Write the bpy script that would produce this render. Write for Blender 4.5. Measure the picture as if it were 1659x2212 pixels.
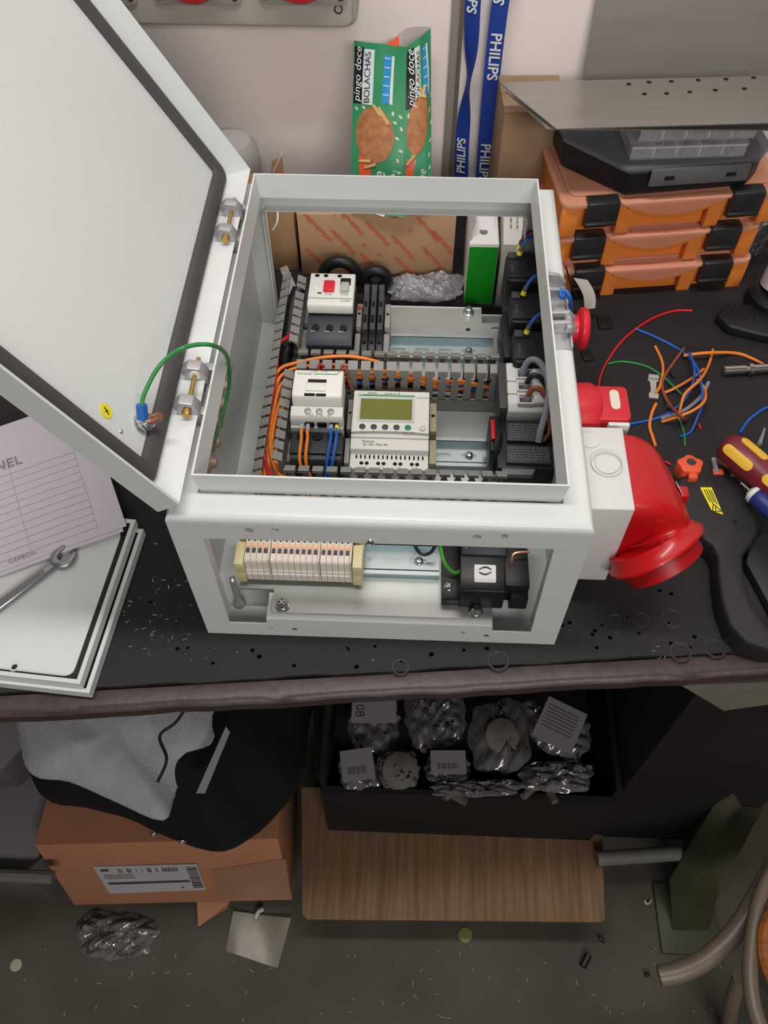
import bpy, bmesh, math, random
from mathutils import Vector, Matrix
random.seed(7)
for _o in list(bpy.data.objects): bpy.data.objects.remove(_o)
scene = bpy.context.scene
COL = scene.collection

# ------------------------------------------------------------------ camera
CAM = Vector((0.1746, -0.3390, 0.6960)); PITCH, YAW, ROLL, FPX = 0.9700, -0.0457, -0.0077, 1848.4
_fw = Vector((math.sin(YAW)*math.cos(PITCH), math.cos(YAW)*math.cos(PITCH), -math.sin(PITCH)))
_rt = Vector((math.cos(YAW), -math.sin(YAW), 0)); _up = _rt.cross(_fw)
_r2 = math.cos(ROLL)*_rt + math.sin(ROLL)*_up; _u2 = -math.sin(ROLL)*_rt + math.cos(ROLL)*_up
cd = bpy.data.cameras.new('camera'); cam = bpy.data.objects.new('camera', cd); COL.objects.link(cam)
m = Matrix.Identity(4)
for i in range(3):
    m[i][0], m[i][1], m[i][2], m[i][3] = _r2[i], _u2[i], -_fw[i], CAM[i]
cam.matrix_world = m
cd.sensor_fit = 'VERTICAL'; cd.sensor_height = 24.0; cd.lens = FPX*24.0/2212.0
cd.clip_start = 0.02; cd.clip_end = 50
scene.camera = cam

# ------------------------------------------------------------------ light
w = bpy.data.worlds.new('world'); scene.world = w; w.use_nodes = True
bgn = w.node_tree.nodes['Background']; bgn.inputs[0].default_value = (1.0, 0.95, 0.90, 1); bgn.inputs[1].default_value = 0.09
def area(name, loc, target, sx, sy, power, col):
    l = bpy.data.lights.new(name, 'AREA'); l.shape = 'RECTANGLE'; l.size = sx; l.size_y = sy; l.energy = power; l.color = col
    o = bpy.data.objects.new(name, l); COL.objects.link(o); o.location = loc
    o.rotation_euler = (Vector(target)-Vector(loc)).to_track_quat('-Z', 'Y').to_euler()
    return o
area('ceiling_tube_light', (0.14, 0.03, 1.75), (0.14, 0.03, 0.0), 1.3, 0.14, 19.0, (1.0, 0.98, 0.95))
area('room_tube_light', (0.75, -2.4, 1.75), (0.2, 0.2, 0.0), 1.6, 0.5, 42.0, (1.0, 0.96, 0.92))
vs = scene.view_settings; vs.view_transform = 'Standard'; vs.look = 'None'; vs.gamma = 1.0; vs.use_curve_mapping = False
vs.exposure = 0.0

# ------------------------------------------------------------------ helpers
def at(px, py, **k):
    """point of the real place seen along a sight line of the photograph, on a plane of known x, y or z"""
    d = _fw + _r2*((px-829.5)/FPX) - _u2*((py-1106)/FPX)
    a, v = list(k.items())[0]; i = 'xyz'.index(a)
    return CAM + d*((v-CAM[i])/d[i])
def lin(r, g, b):
    f = lambda c: (c/255/12.92) if c/255 <= 0.04045 else ((c/255+0.055)/1.055)**2.4
    return (f(r), f(g), f(b), 1)
MATS = {}
def mat(name, col, rough=0.5, metal=0.0, noise=0.0, nscale=30, bump=0.0, bscale=400, alpha=1.0, trans=0.0, coat=0.0, spec=0.5, spots=None, emit=None, stretch=None, ior=1.45):
    if name in MATS: return MATS[name]
    mt = bpy.data.materials.new(name); mt.use_nodes = True; nt = mt.node_tree; N = nt.nodes; L = nt.links
    p = N['Principled BSDF']; c = lin(*col)
    p.inputs['Base Color'].default_value = c; p.inputs['Roughness'].default_value = rough; p.inputs['Metallic'].default_value = metal
    p.inputs['Specular IOR Level'].default_value = spec; p.inputs['Coat Weight'].default_value = coat; p.inputs['IOR'].default_value = ior
    p.inputs['Alpha'].default_value = alpha; p.inputs['Transmission Weight'].default_value = trans
    if emit: p.inputs['Emission Color'].default_value = lin(*col); p.inputs['Emission Strength'].default_value = emit
    tc = N.new('ShaderNodeTexCoord'); src = tc.outputs['Object']
    if stretch:
        mp = N.new('ShaderNodeMapping'); mp.inputs['Scale'].default_value = stretch; L.new(src, mp.inputs[0]); src = mp.outputs[0]
    last = None
    if noise > 0:
        n = N.new('ShaderNodeTexNoise'); n.inputs['Scale'].default_value = nscale; n.inputs['Detail'].default_value = 6; L.new(src, n.inputs['Vector'])
        r = N.new('ShaderNodeMapRange'); r.inputs[1].default_value = 0.3; r.inputs[2].default_value = 0.7; r.inputs[3].default_value = 1-noise; r.inputs[4].default_value = 1+noise*0.6
        L.new(n.outputs['Fac'], r.inputs[0])
        mx = N.new('ShaderNodeMix'); mx.data_type = 'RGBA'; mx.blend_type = 'MULTIPLY'; mx.inputs['Factor'].default_value = 1
        mx.inputs[6].default_value = c; L.new(r.outputs[0], mx.inputs[7]); last = mx.outputs[2]
    if spots:
        sc, thr, scol = spots
        v = N.new('ShaderNodeTexVoronoi'); v.inputs['Scale'].default_value = sc; L.new(src, v.inputs['Vector'])
        lt = N.new('ShaderNodeMath'); lt.operation = 'LESS_THAN'; lt.inputs[1].default_value = thr; L.new(v.outputs['Distance'], lt.inputs[0])
        mx2 = N.new('ShaderNodeMix'); mx2.data_type = 'RGBA'; L.new(lt.outputs[0], mx2.inputs['Factor'])
        if last: L.new(last, mx2.inputs[6])
        else: mx2.inputs[6].default_value = c
        mx2.inputs[7].default_value = lin(*scol); last = mx2.outputs[2]
    if last: L.new(last, p.inputs['Base Color'])
    if bump > 0:
        n2 = N.new('ShaderNodeTexNoise'); n2.inputs['Scale'].default_value = bscale; n2.inputs['Detail'].default_value = 3; L.new(src, n2.inputs['Vector'])
        b = N.new('ShaderNodeBump'); b.inputs['Strength'].default_value = bump; b.inputs['Distance'].default_value = 0.002; L.new(n2.outputs['Fac'], b.inputs['Height']); L.new(b.outputs[0], p.inputs['Normal'])
    MATS[name] = mt
    return mt

class MB:
    """collects shapes into one mesh"""
    def __init__(s): s.v = []; s.f = []; s.sm = True
    def add(s, verts, faces):
        o = len(s.v); s.v += [Vector(p) for p in verts]; s.f += [tuple(i+o for i in f) for f in faces]; return s
    def box(s, x0, x1, y0, y1, z0, z1, M=None):
        P = [Vector((x, y, z)) for z in (z0, z1) for y in (y0, y1) for x in (x0, x1)]
        if M: P = [M @ p for p in P]
        return s.add(P, [(0,2,3,1), (4,5,7,6), (0,1,5,4), (2,6,7,3), (0,4,6,2), (1,3,7,5)])
    def loft(s, rings, cap=True, closed=True):
        n = len(rings[0]); V = [p for r in rings for p in r]; F = []
        for i in range(len(rings)-1):
            for j in range(n if closed else n-1):
                k = (j+1) % n; F.append((i*n+j, i*n+k, (i+1)*n+k, (i+1)*n+j))
        if cap and closed: F.append(tuple(range(n))[::-1]); F.append(tuple((len(rings)-1)*n+j for j in range(n)))
        return s.add(V, F)
    def cyl(s, p0, p1, r0, r1=None, seg=16, cap=True):
        r1 = r0 if r1 is None else r1; p0 = Vector(p0); p1 = Vector(p1); a = (p1-p0).normalized()
        u = a.orthogonal().normalized(); v = a.cross(u)
        ring = lambda c, r: [c + r*(math.cos(2*math.pi*i/seg)*u + math.sin(2*math.pi*i/seg)*v) for i in range(seg)]
        return s.loft([ring(p0, r0), ring(p1, r1)], cap)
    def lathe(s, c, axis, prof, seg=24, cap=True):
        c = Vector(c); a = Vector(axis).normalized(); u = a.orthogonal().normalized(); v = a.cross(u)
        return s.loft([[c + a*h + r*(math.cos(2*math.pi*i/seg)*u + math.sin(2*math.pi*i/seg)*v) for i in range(seg)] for r, h in prof], cap)
    def tube(s, pts, r, seg=8, sub=6, taper=None):
        P = smooth(pts, sub) if sub else [Vector(p) for p in pts]
        t = (P[1]-P[0]).normalized(); u = t.orthogonal().normalized(); rings = []
        for i, p in enumerate(P):
            t = (P[min(i+1, len(P)-1)] - P[max(i-1, 0)]).normalized()
            u = (u - t*u.dot(t)).normalized(); v = t.cross(u)
            rr = r if taper is None else r*taper(i/(len(P)-1))
            rings.append([p + rr*(math.cos(2*math.pi*k/seg)*u + math.sin(2*math.pi*k/seg)*v) for k in range(seg)])
        return s.loft(rings)
    def prism(s, poly, o, u, v, h0, h1):
        """polygon in the plane (o,u,v) between heights h0 and h1 along u x v"""
        o = Vector(o); u = Vector(u); v = Vector(v); n = u.cross(v)
        a = [o+u*x+v*y+n*h0 for x, y in poly]; b = [o+u*x+v*y+n*h1 for x, y in poly]
        return s.loft([a, b])
    def plate(s, outer, holes, o, u, v, h0, h1):
        """flat sheet with holes"""
        o = Vector(o); u = Vector(u); v = Vector(v); n = u.cross(v)
        bm = bmesh.new(); E = []
        for loop in [outer]+list(holes):
            vs_ = [bm.verts.new((x, y, 0)) for x, y in loop]
            E += [bm.edges.new((vs_[i], vs_[(i+1) % len(vs_)])) for i in range(len(vs_))]
        bmesh.ops.triangle_fill(bm, use_beauty=True, use_dissolve=False, edges=E, normal=(0, 0, 1))
        for f in bm.faces:
            if f.normal.z < 0: f.normal_flip()
        bm.verts.index_update()
        V = [x.co.copy() for x in bm.verts]; F = [[y.index for y in f.verts] for f in bm.faces]; nb = len(V)
        B = [(e.verts[0].index, e.verts[1].index) for e in bm.edges if len(e.link_faces) == 1]
        od = {}
        for f in F:
            for i in range(len(f)): od[(f[i], f[(i+1) % len(f)])] = 1
        bm.free()
        W = [o+u*p.x+v*p.y+n*h1 for p in V]+[o+u*p.x+v*p.y+n*h0 for p in V]
        FF = [tuple(f) for f in F]+[tuple(i+nb for i in f[::-1]) for f in F]
        for a, b in B:
            if (a, b) not in od: a, b = b, a
            FF.append((b, a, a+nb, b+nb))
        return s.add(W, FF)
    def grid(s, fn, nu, nv):
        V = [fn(i/nu, j/nv) for j in range(nv+1) for i in range(nu+1)]
        return s.add(V, [(j*(nu+1)+i, j*(nu+1)+i+1, (j+1)*(nu+1)+i+1, (j+1)*(nu+1)+i) for j in range(nv) for i in range(nu)])
    def sheet(s, fn, nu, nv, t):
        """curved sheet of thickness t"""
        V = [Vector(fn(i/nu, j/nv)) for j in range(nv+1) for i in range(nu+1)]; W = nu+1
        Nn = []
        for j in range(nv+1):
            for i in range(nu+1):
                du = V[j*W+min(i+1, nu)]-V[j*W+max(i-1, 0)]; dv = V[min(j+1, nv)*W+i]-V[max(j-1, 0)*W+i]
                k = du.cross(dv); Nn.append(k.normalized() if k.length > 1e-12 else Vector((0, 0, 1)))
        nb = len(V); A = V+[p-q*t for p, q in zip(V, Nn)]; F = []
        for j in range(nv):
            for i in range(nu):
                q = (j*W+i, j*W+i+1, (j+1)*W+i+1, (j+1)*W+i); F.append(q); F.append(tuple(x+nb for x in q[::-1]))
        for j in range(nv):
            F.append((j*W, (j+1)*W, (j+1)*W+nb, j*W+nb)); F.append(((j+1)*W+nu, j*W+nu, j*W+nu+nb, (j+1)*W+nu+nb))
        for i in range(nu):
            F.append((i+1, i, i+nb, i+1+nb)); F.append((nv*W+i, nv*W+i+1, nv*W+i+1+nb, nv*W+i+nb))
        return s.add(A, F)
    def mesh(s, name, bevel=0, bseg=2, org=None, angle=35, rm=True):
        me = bpy.data.meshes.new(name); V = s.v if org is None else [p-org for p in s.v]
        me.from_pydata([tuple(p) for p in V], [], s.f); me.validate()
        bm = bmesh.new(); bm.from_mesh(me); bmesh.ops.recalc_face_normals(bm, faces=bm.faces)
        if bevel:
            es = [e for e in bm.edges if len(e.link_faces) == 2 and e.calc_face_angle(0) > 0.6]
            bmesh.ops.bevel(bm, geom=es, offset=bevel, segments=bseg, profile=0.5, affect='EDGES', clamp_overlap=True)
        bm.to_mesh(me); bm.free()
        for p in me.polygons: p.use_smooth = True
        me.set_sharp_from_angle(angle=math.radians(angle))
        return me
    def build(s, name, mt, parent=None, bevel=0, bseg=2, local=False, label=None, kind=None, angle=35):
        if parent is None:
            xs = [p.x for p in s.v]; ys = [p.y for p in s.v]; org = Vector(((min(xs)+max(xs))/2, (min(ys)+max(ys))/2, min(p.z for p in s.v)))
        elif local: org = Vector((0, 0, 0))
        else: org = wloc(parent)
        me = s.mesh(name, bevel, bseg, org, angle); me.materials.append(mt)
        ob = bpy.data.objects.new(name, me); COL.objects.link(ob)
        if parent is None: ob.location = org
        else: ob.parent = parent
        if label: ob['label'] = label
        if kind: ob['kind'] = kind
        return ob
def wloc(o):
    r = Vector((0, 0, 0))
    while o: r += Vector(o.location); o = o.parent
    return r
def smooth(pts, sub):
    P = [Vector(p) for p in pts]; out = []
    for i in range(len(P)-1):
        a = P[max(i-1, 0)]; b = P[i]; c = P[i+1]; d = P[min(i+2, len(P)-1)]
        for k in range(sub):
            t = k/sub
            out.append(0.5*((2*b)+(c-a)*t+(2*a-5*b+4*c-d)*t*t+(3*b-a-3*c+d)*t**3))
    out.append(P[-1]); return out
def tag(o, label, cat, group=None):
    o['label'] = label; o['category'] = cat
    if group: o['group'] = group
    return o
def thing(name, loc, label, cat, group=None, rz=0):
    o = bpy.data.objects.new(name, None); COL.objects.link(o); o.empty_display_size = 0.01
    o.location = loc; o.rotation_euler = (0, 0, rz); return tag(o, label, cat, group)
def struct(o): o['kind'] = 'structure'; return o
def link(me, name, parent, loc=(0, 0, 0), rot=(0, 0, 0), label=None):
    o = bpy.data.objects.new(name, me); COL.objects.link(o); o.parent = parent; o.location = loc; o.rotation_euler = rot
    if label: o['label'] = label
    return o
def circ(cx, cy, r, n=16): return [(cx+r*math.cos(2*math.pi*i/n), cy+r*math.sin(2*math.pi*i/n)) for i in range(n)]
def slot(cx, cy, l, r, n=6):
    return [(cx+l/2-r+r*math.cos(a), cy+r*math.sin(a)) for a in [(-math.pi/2+math.pi*i/n) for i in range(n+1)]]+[(cx-l/2+r+r*math.cos(a), cy+r*math.sin(a)) for a in [(math.pi/2+math.pi*i/n) for i in range(n+1)]]
def rect(x0, x1, y0, y1): return [(x0, y0), (x1, y0), (x1, y1), (x0, y1)]
def rrect(x0, x1, y0, y1, r, n=4):
    o = []
    for cx, cy, a0 in ((x1-r, y0+r, -90), (x1-r, y1-r, 0), (x0+r, y1-r, 90), (x0+r, y0+r, 180)):
        o += [(cx+r*math.cos(math.radians(a0+90*i/n)), cy+r*math.sin(math.radians(a0+90*i/n))) for i in range(n+1)]
    return o
def sweep_frame(b, x0, x1, y0, y1, prof):
    """closed profile (inset, height) swept round a rectangle"""
    R = []
    for i, z in prof+[prof[0]]:
        R.append([Vector((x0+i, y0+i, z)), Vector((x1-i, y0+i, z)), Vector((x1-i, y1-i, z)), Vector((x0+i, y1-i, z))])
    return b.loft(R, cap=False)
_tc = {}
def textmb(b, s, o, u, v, size, lift=0.0003, align='CENTER', shear=0.0, xs=1.0, bold=0.0):
    """adds lettering lying in the plane (o,u,v) to a mesh collector"""
    k = (s, align, shear, bold)
    if k not in _tc:
        cu = bpy.data.curves.new('lettering', 'FONT'); cu.body = s; cu.align_x = align; cu.align_y = 'CENTER'; cu.size = 1.0; cu.shear = shear; cu.resolution_u = 3; cu.offset = bold
        ob = bpy.data.objects.new('lettering', cu); COL.objects.link(ob); bpy.context.view_layer.update()
        me = bpy.data.meshes.new_from_object(ob.evaluated_get(bpy.context.evaluated_depsgraph_get()))
        _tc[k] = ([p.co.copy() for p in me.vertices], [tuple(p.vertices) for p in me.polygons])
        bpy.data.objects.remove(ob); bpy.data.curves.remove(cu); bpy.data.meshes.remove(me)
    V, F = _tc[k]; o = Vector(o); u = Vector(u).normalized(); v = Vector(v).normalized(); n = u.cross(v).normalized()
    return b.add([o+u*(p.x*size*xs)+v*(p.y*size)+n*lift for p in V], F)
X, Y, Z = Vector((1, 0, 0)), Vector((0, 1, 0)), Vector((0, 0, 1))
def screw(b, c, axis, r, h, washer=0):
    c = Vector(c); a = Vector(axis).normalized()
    if washer: b.lathe(c, a, [(washer, 0), (washer, 0.0012), (washer*0.9, 0.0016)], 20); c = c+a*0.0016
    b.lathe(c, a, [(r, 0), (r, h*0.5), (r*0.85, h*0.85), (r*0.55, h), (r*0.3, h*0.55)], 16)
    u = a.orthogonal().normalized(); v = a.cross(u)
    M = Matrix((( u.x, v.x, a.x, c.x), (u.y, v.y, a.y, c.y), (u.z, v.z, a.z, c.z), (0, 0, 0, 1)))
    b.box(-r*0.55, r*0.55, -r*0.1, r*0.1, h*0.5, h*1.02, M); b.box(-r*0.1, r*0.1, -r*0.55, r*0.55, h*0.5, h*1.02, M)

# ------------------------------------------------------------------ materials
M_paint = mat('powder_coat_grey', (211, 214, 212), 0.33, bump=0.10, bscale=900, noise=0.02, nscale=8)
M_zinc = mat('zinc_plate', (196, 202, 198), 0.38, metal=0.85, noise=0.14, nscale=14, bump=0.03, bscale=120)
M_rail = mat('rail_steel', (196, 212, 216), 0.26, metal=0.9, noise=0.06, nscale=12)
M_steel = mat('bright_steel', (205, 205, 205), 0.22, metal=1.0)
M_alu = mat('cast_metal', (176, 176, 178), 0.35, metal=0.55, noise=0.06, nscale=60)
M_brass = mat('brass', (196, 158, 92), 0.3, metal=0.9)
M_copper = mat('copper', (206, 140, 116), 0.35, metal=0.8)
M_copperdull = mat('dull_copper', (205, 172, 156), 0.5, metal=0.3)
M_rubber = mat('gasket_rubber', (72, 68, 68), 0.65, noise=0.08, nscale=40)
M_white = mat('white_plastic', (222, 220, 213), 0.42)
M_white2 = mat('cool_white_plastic', (212, 213, 210), 0.42)
M_black = mat('black_plastic', (24, 24, 26), 0.45)
M_dark = mat('anthracite_plastic', (52, 56, 62), 0.5)
M_dark2 = mat('deep_anthracite_plastic', (34, 36, 41), 0.5)
M_duct = mat('duct_grey_plastic', (134, 134, 128), 0.5)
M_red = mat('red_plastic', (182, 14, 20), 0.32, coat=0.2)
M_redm = mat('button_red', (214, 40, 56), 0.4)
M_green = mat('print_green', (58, 150, 92), 0.5)
M_tan = mat('beige_terminal', (206, 196, 182), 0.5)
M_end = mat('end_stop_yellow_beige', (202, 192, 150), 0.5)
M_end2 = mat('end_stop_olive', (160, 152, 124), 0.5)
M_ink = mat('print_black', (40, 40, 44), 0.6)
M_inkg = mat('print_grey', (110, 110, 114), 0.6)
M_inkw = mat('print_white', (225, 225, 225), 0.6)
M_hole = mat('hole_black', (10, 10, 11), 0.8)
M_yel = mat('warning_yellow', (232, 216, 40), 0.5)
W_or = mat('orange_wire', (232, 130, 48), 0.4); W_red = mat('red_wire', (205, 36, 44), 0.4); W_blue = mat('blue_wire', (34, 92, 180), 0.4)
W_grn = mat('green_wire', (44, 128, 66), 0.4); W_gry = mat('grey_wire', (132, 136, 150), 0.4); W_blk = mat('black_wire', (28, 28, 30), 0.45); W_brn = mat('brown_wire', (142, 74, 52), 0.45)
W_gy = mat('green_yellow_wire', (60, 140, 50), 0.4)
M_ferr = mat('ferrule_blue_grey', (150, 170, 205), 0.4)
M_kraft = mat('brown_cardboard', (176, 140, 104), 0.75, noise=0.06, nscale=20, bump=0.05, bscale=200)
M_kraft2 = mat('reddish_cardboard', (172, 118, 88), 0.75, noise=0.06, nscale=12)
M_paper = mat('white_paper', (226, 222, 226), 0.7)
def film(name, col, cloud, rough=0.10, bump=0.4, bscale=60):
    """thin clear plastic film: mostly see-through, a little cloudy, glossy at grazing angles"""
    mt = bpy.data.materials.new(name); mt.use_nodes = True; nt = mt.node_tree; N = nt.nodes; L = nt.links; N.remove(N['Principled BSDF'])
    t = N.new('ShaderNodeBsdfTransparent'); d = N.new('ShaderNodeBsdfDiffuse'); d.inputs[0].default_value = lin(*col); g = N.new('ShaderNodeBsdfGlossy'); g.inputs['Roughness'].default_value = rough; g.inputs[0].default_value = (1, 1, 1, 1)
    m1 = N.new('ShaderNodeMixShader'); m1.inputs[0].default_value = cloud; L.new(t.outputs[0], m1.inputs[1]); L.new(d.outputs[0], m1.inputs[2])
    f = N.new('ShaderNodeFresnel'); f.inputs[0].default_value = 1.5; m2 = N.new('ShaderNodeMixShader'); L.new(f.outputs[0], m2.inputs[0]); L.new(m1.outputs[0], m2.inputs[1]); L.new(g.outputs[0], m2.inputs[2])
    n = N.new('ShaderNodeTexNoise'); n.inputs['Scale'].default_value = bscale; n.inputs['Detail'].default_value = 2; tc = N.new('ShaderNodeTexCoord'); L.new(tc.outputs['Object'], n.inputs['Vector'])
    b = N.new('ShaderNodeBump'); b.inputs['Strength'].default_value = bump; b.inputs['Distance'].default_value = 0.004; L.new(n.outputs['Fac'], b.inputs['Height'])
    for s in (g, f): L.new(b.outputs[0], s.inputs['Normal'])
    L.new(m2.outputs[0], N['Material Output'].inputs[0]); MATS[name] = mt
    return mt
M_plas = film('clear_film', (225, 225, 230), 0.10)
M_plas2 = mat('clear_plastic_box', (240, 240, 242), 0.2, alpha=0.16)
M_plas3 = mat('frosted_plastic', (236, 236, 238), 0.3, alpha=0.55)

# ================================================================== the setting
FL = -0.80                                                   # floor height; bench mat top is z = 0
WY = 0.635                                                   # back wall plane
wm = mat('painted_wall', (246, 234, 229), 0.55, noise=0.035, nscale=4, bump=0.04, bscale=30)
b = MB(); b.box(-1.6, 1.9, WY, WY+0.05, FL, 2.6); struct(b.build('wall_back', wm))
b = MB(); b.box(-2.5, 2.8, -3.2, WY, FL-0.05, FL)
struct(b.build('floor', mat('worn_concrete', (76, 72, 62), 0.75, noise=0.35, nscale=5, bump=0.15, bscale=60)))
# trim strip on the wall
b = MB(); xa = at(962, 380, y=WY).x; xb = at(978, 380, y=WY).x; xc = at(996, 380, y=WY).x
b.box(at(958, 200, y=WY).x+0.004, at(990, 200, y=WY).x, WY-0.006, WY, -0.3, 1.2)
t = struct(b.build('trim_1', mat('grey_trim', (150, 144, 138), 0.45, noise=0.05), bevel=0.001))
b = MB(); b.box(at(983, 200, y=WY).x, at(990, 200, y=WY).x, WY-0.010, WY-0.006, -0.3, 1.2); b.build('trim_edge', mat('trim_brown', (104, 92, 84), 0.5), t)  # brown edge running along the trim strip

# ------------------------------------------------------------------ workbench
EA = math.radians(5.6)                                       # the bench runs at a slight angle to the cabinet
def bench_pt(s, d, z=0): return Vector((0.107+s*math.cos(EA)-d*math.sin(EA), -0.0335+s*math.sin(EA)+d*math.cos(EA), z))
def bench_box(b, s0, s1, d0, d1, z0, z1):
    P = [bench_pt(s, d, z) for z in (z0, z1) for d in (d0, d1) for s in (s0, s1)]
    b.add(P, [(0,2,3,1), (4,5,7,6), (0,1,5,4), (2,6,7,3), (0,4,6,2), (1,3,7,5)])
wb = thing('workbench', bench_pt(0, 0.3, FL), 'steel workbench with dark brown front edge and olive legs', 'workbench')
mbrown = mat('brown_painted_steel', (66, 52, 51), 0.42, noise=0.25, nscale=40, bump=0.25, bscale=90)
b = MB(); N = 90; R = []
for i in range(N+1):
    s_ = -0.75+1.6*i/N; wv = 0.0006*math.sin(s_*37)+0.0004*math.sin(s_*91+1)+0.0003*math.sin(s_*233); dz = 0.0003*math.sin(s_*53)
    R.append([bench_pt(s_, d, z) for d, z in ((-0.004, -0.004), (-0.0165+wv*0.4, -0.003+dz), (-0.0205+wv, -0.0045+dz), (-0.0230+wv, -0.008+dz), (-0.0230+wv, -0.019), (-0.018, -0.019), (-0.004, -0.012))])
b.loft(R); b.build('edge_profile', mbrown, wb)
b = MB(); bench_box(b, -0.75, 0.85, -0.012, 0.66, -0.034, -0.0195); b.build('table_top', mat('bench_board', (40, 34, 32), 0.7), wb)
# low shelf and its rail
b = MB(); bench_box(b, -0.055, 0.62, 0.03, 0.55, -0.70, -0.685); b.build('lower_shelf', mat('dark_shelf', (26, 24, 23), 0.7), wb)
b = MB(); p0 = at(1318, 1853, z=-0.66); p1 = at(1480, 1842, z=-0.66); d = (p1-p0).normalized()
b.cyl(p0-d*0.02, p1+d*0.05, 0.011, seg=12); b.build('shelf_rail', mat('rail_paint', (120, 120, 112), 0.45), wb)
# right leg: wide folded olive plate leaning, standing on a foot plate
molive = mat('olive_paint', (66, 66, 46), 0.55, noise=0.25, nscale=14)
b = MB()
A = [at(1648, 1560, z=-0.30), at(1445, 1900, z=-0.72), at(1452, 2010, z=-0.79), at(1530, 2010, z=-0.79), at(1560, 1900, z=-0.72), at(1760, 1560, z=-0.30)]
off = Vector((0.012, 0.03, 0))
b.loft([A, [p+off for p in A]]); b.build('leg', molive, wb, bevel=0.002)
b = MB(); c = at(1490, 2030, z=-0.79); b.box(c.x-0.045, c.x+0.05, c.y-0.02, c.y+0.08, FL, FL+0.008); b.build('foot_plate', molive, wb, bevel=0.001)
b = MB(); A = [at(1470, 1480, z=-0.05), at(1656, 1590, z=-0.30), at(1720, 1600, z=-0.32), at(1760, 1470, z=-0.05)]
b.loft([A, [p+Vector((0.0, 0.02, -0.006)) for p in A]]); b.build('leg_gusset', mat('grey_green_paint', (124, 122, 108), 0.5, noise=0.12), wb)
# left leg, far side of the bench
b = MB(); q = bench_pt(-0.66, 0.02); b.box(q.x-0.03, q.x+0.03, q.y, q.y+0.06, FL, -0.034); b.build('leg', molive, wb)

# ------------------------------------------------------------------ rubber mat
mm = mat('black_rubber', (32, 30, 31), 0.7, noise=0.22, nscale=9, bump=0.12, bscale=120)
b = MB(); random.seed(3)
hole_px = [(405,1399),(383,1401),(460,1432),(545,1404),(635,1437),(753,1403),(750,1399),(770,1440),(810,1396),(867,1428),(932,1413),(1002,1404),(1052,1400),(1215,1350),(1230,1344),(1300,1350),(1280,1370),(1318,1377),(1289,1399),(1450,1282),(1425,1275),(1445,1345),(1450,1390),(1490,1398),(1380,1368),(1355,1333),(1500,1375),(325,1300),(1285,1362),(560,1418)]
holes = [(at(x, y, z=0).x, at(x, y, z=0).y) for x, y in hole_px]
e0 = bench_pt(-0.75, -0.003); e1 = bench_pt(0.85, -0.003); NB = 80
outer = [(e0.lerp(e1, i/NB).x, e0.lerp(e1, i/NB).y+0.0006*math.sin(i*2.1)+0.0007*math.sin(i*0.9)) for i in range(NB+1)] + [(1.1, WY-0.002), (-0.9, WY-0.002)]
b.plate(outer, [circ(x, y, random.uniform(0.0013, 0.0024), 9) for x, y in holes], (0, 0, 0), X, Y, -0.012, 0.0)
mat_ob = tag(b.build('rubber_mat', mm), 'black rubber bench mat with punched holes and scratches', 'mat')
for x, y, r in ((1076, 1427, 0.010), (1330, 1345, 0.010), (1385, 1338, 0.008), (1452, 1335, 0.010), (1470, 1408, 0.010), (1545, 1400, 0.010), (865, 1441, 0.008)):
    c = at(x, y, z=0); b = MB(); b.lathe(c, Z, [(r, 0.0), (r*0.97, 0.0003), (r*0.80, 0.0003), (r*0.76, 0.0)], 20, cap=False)
    b.build('worn_ring', mat('worn_rubber', (40, 38, 40), 0.45, noise=0.3, nscale=80), mat_ob)

# ================================================================== the cabinet
EW, EL, EH, T = 0.310, 0.399, 0.187, 0.0015
enc = thing('electrical_enclosure', (EW/2, EL/2, 0), 'light grey steel control cabinet lying on its back with its door open', 'cabinet')
b = MB()
b.box(0, EW, 0, EL, 0, T)
b.box(0, T, 0.0, EL, T, EH-0.010); b.box(EW-T, EW, 0, EL, T, EH-0.010)
pf = [(0.0215, EH), (0.0065, EH), (0.0040, EH-0.0005), (0.0019, EH-0.0019), (0.0005, EH-0.0040), (0, EH-0.0065), (0, EH-0.010), (T, EH-0.010), (T, EH-T-0.003), (0.005, EH-T), (0.0215, EH-T)]
sweep_frame(b, 0, EW, 0, EL, pf)
op = [(0.0225, 0.021), (0.055, 0.021), (0.056, 0.0310), (0.252, 0.0310), (0.253, 0.021), (0.286, 0.021), (0.2845, 0.159), (0.0240, 0.159)]
hl = [circ(at(x, y, y=0).x, at(x, y, y=0).z, r, 12) for x, y, r in ((537,1146,0.0035),(594,1144,0.0028),(1030,1160,0.0035),(1090,1159,0.0028),(585,1357,0.002),(636,1360,0.0028),(1000,1367,0.002),(1050,1374,0.0028))]
b.plate(rect(T, EW-T, T, EH-0.010), [op]+hl, (0, 0, 0), X, Z, -T, 0)
b.plate(rect(T, EW-T, T, EH-0.010), [op], (0, EL, 0), X, Z, 0, T)
for y0, y1 in ((T, 0.012), (EL-0.012, EL-T)):
    b.box(0.0210, 0.0225, y0, y1, 0.025, 0.157); b.box(0.286, 0.2875, y0, y1, 0.025, 0.157)
b.box(0.024, 0.2845, T, 0.010, 0.159, 0.1605); b.box(0.024, 0.2845, EL-0.010, EL-T, 0.159, 0.1605)
b.box(0.056, 0.252, 0.0008, 0.026, 0.0300, 0.0315); b.box(0.056, 0.252, EL-0.026, EL-0.0008, 0.0300, 0.0315)
b.box(0.056, 0.0575, T, 0.026, 0.006, 0.030); b.box(0.2505, 0.252, T, 0.026, 0.006, 0.030)
body = b.build('body', M_paint, enc)
b = MB()
sweep_frame(b, 0, EW, 0, EL, [(0.0235, EH-0.001), (0.0222, EH+0.008), (0.0208, EH+0.0225), (0.0223, EH+0.0225), (0.0237, EH+0.008), (0.0250, EH-0.001)])
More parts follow.
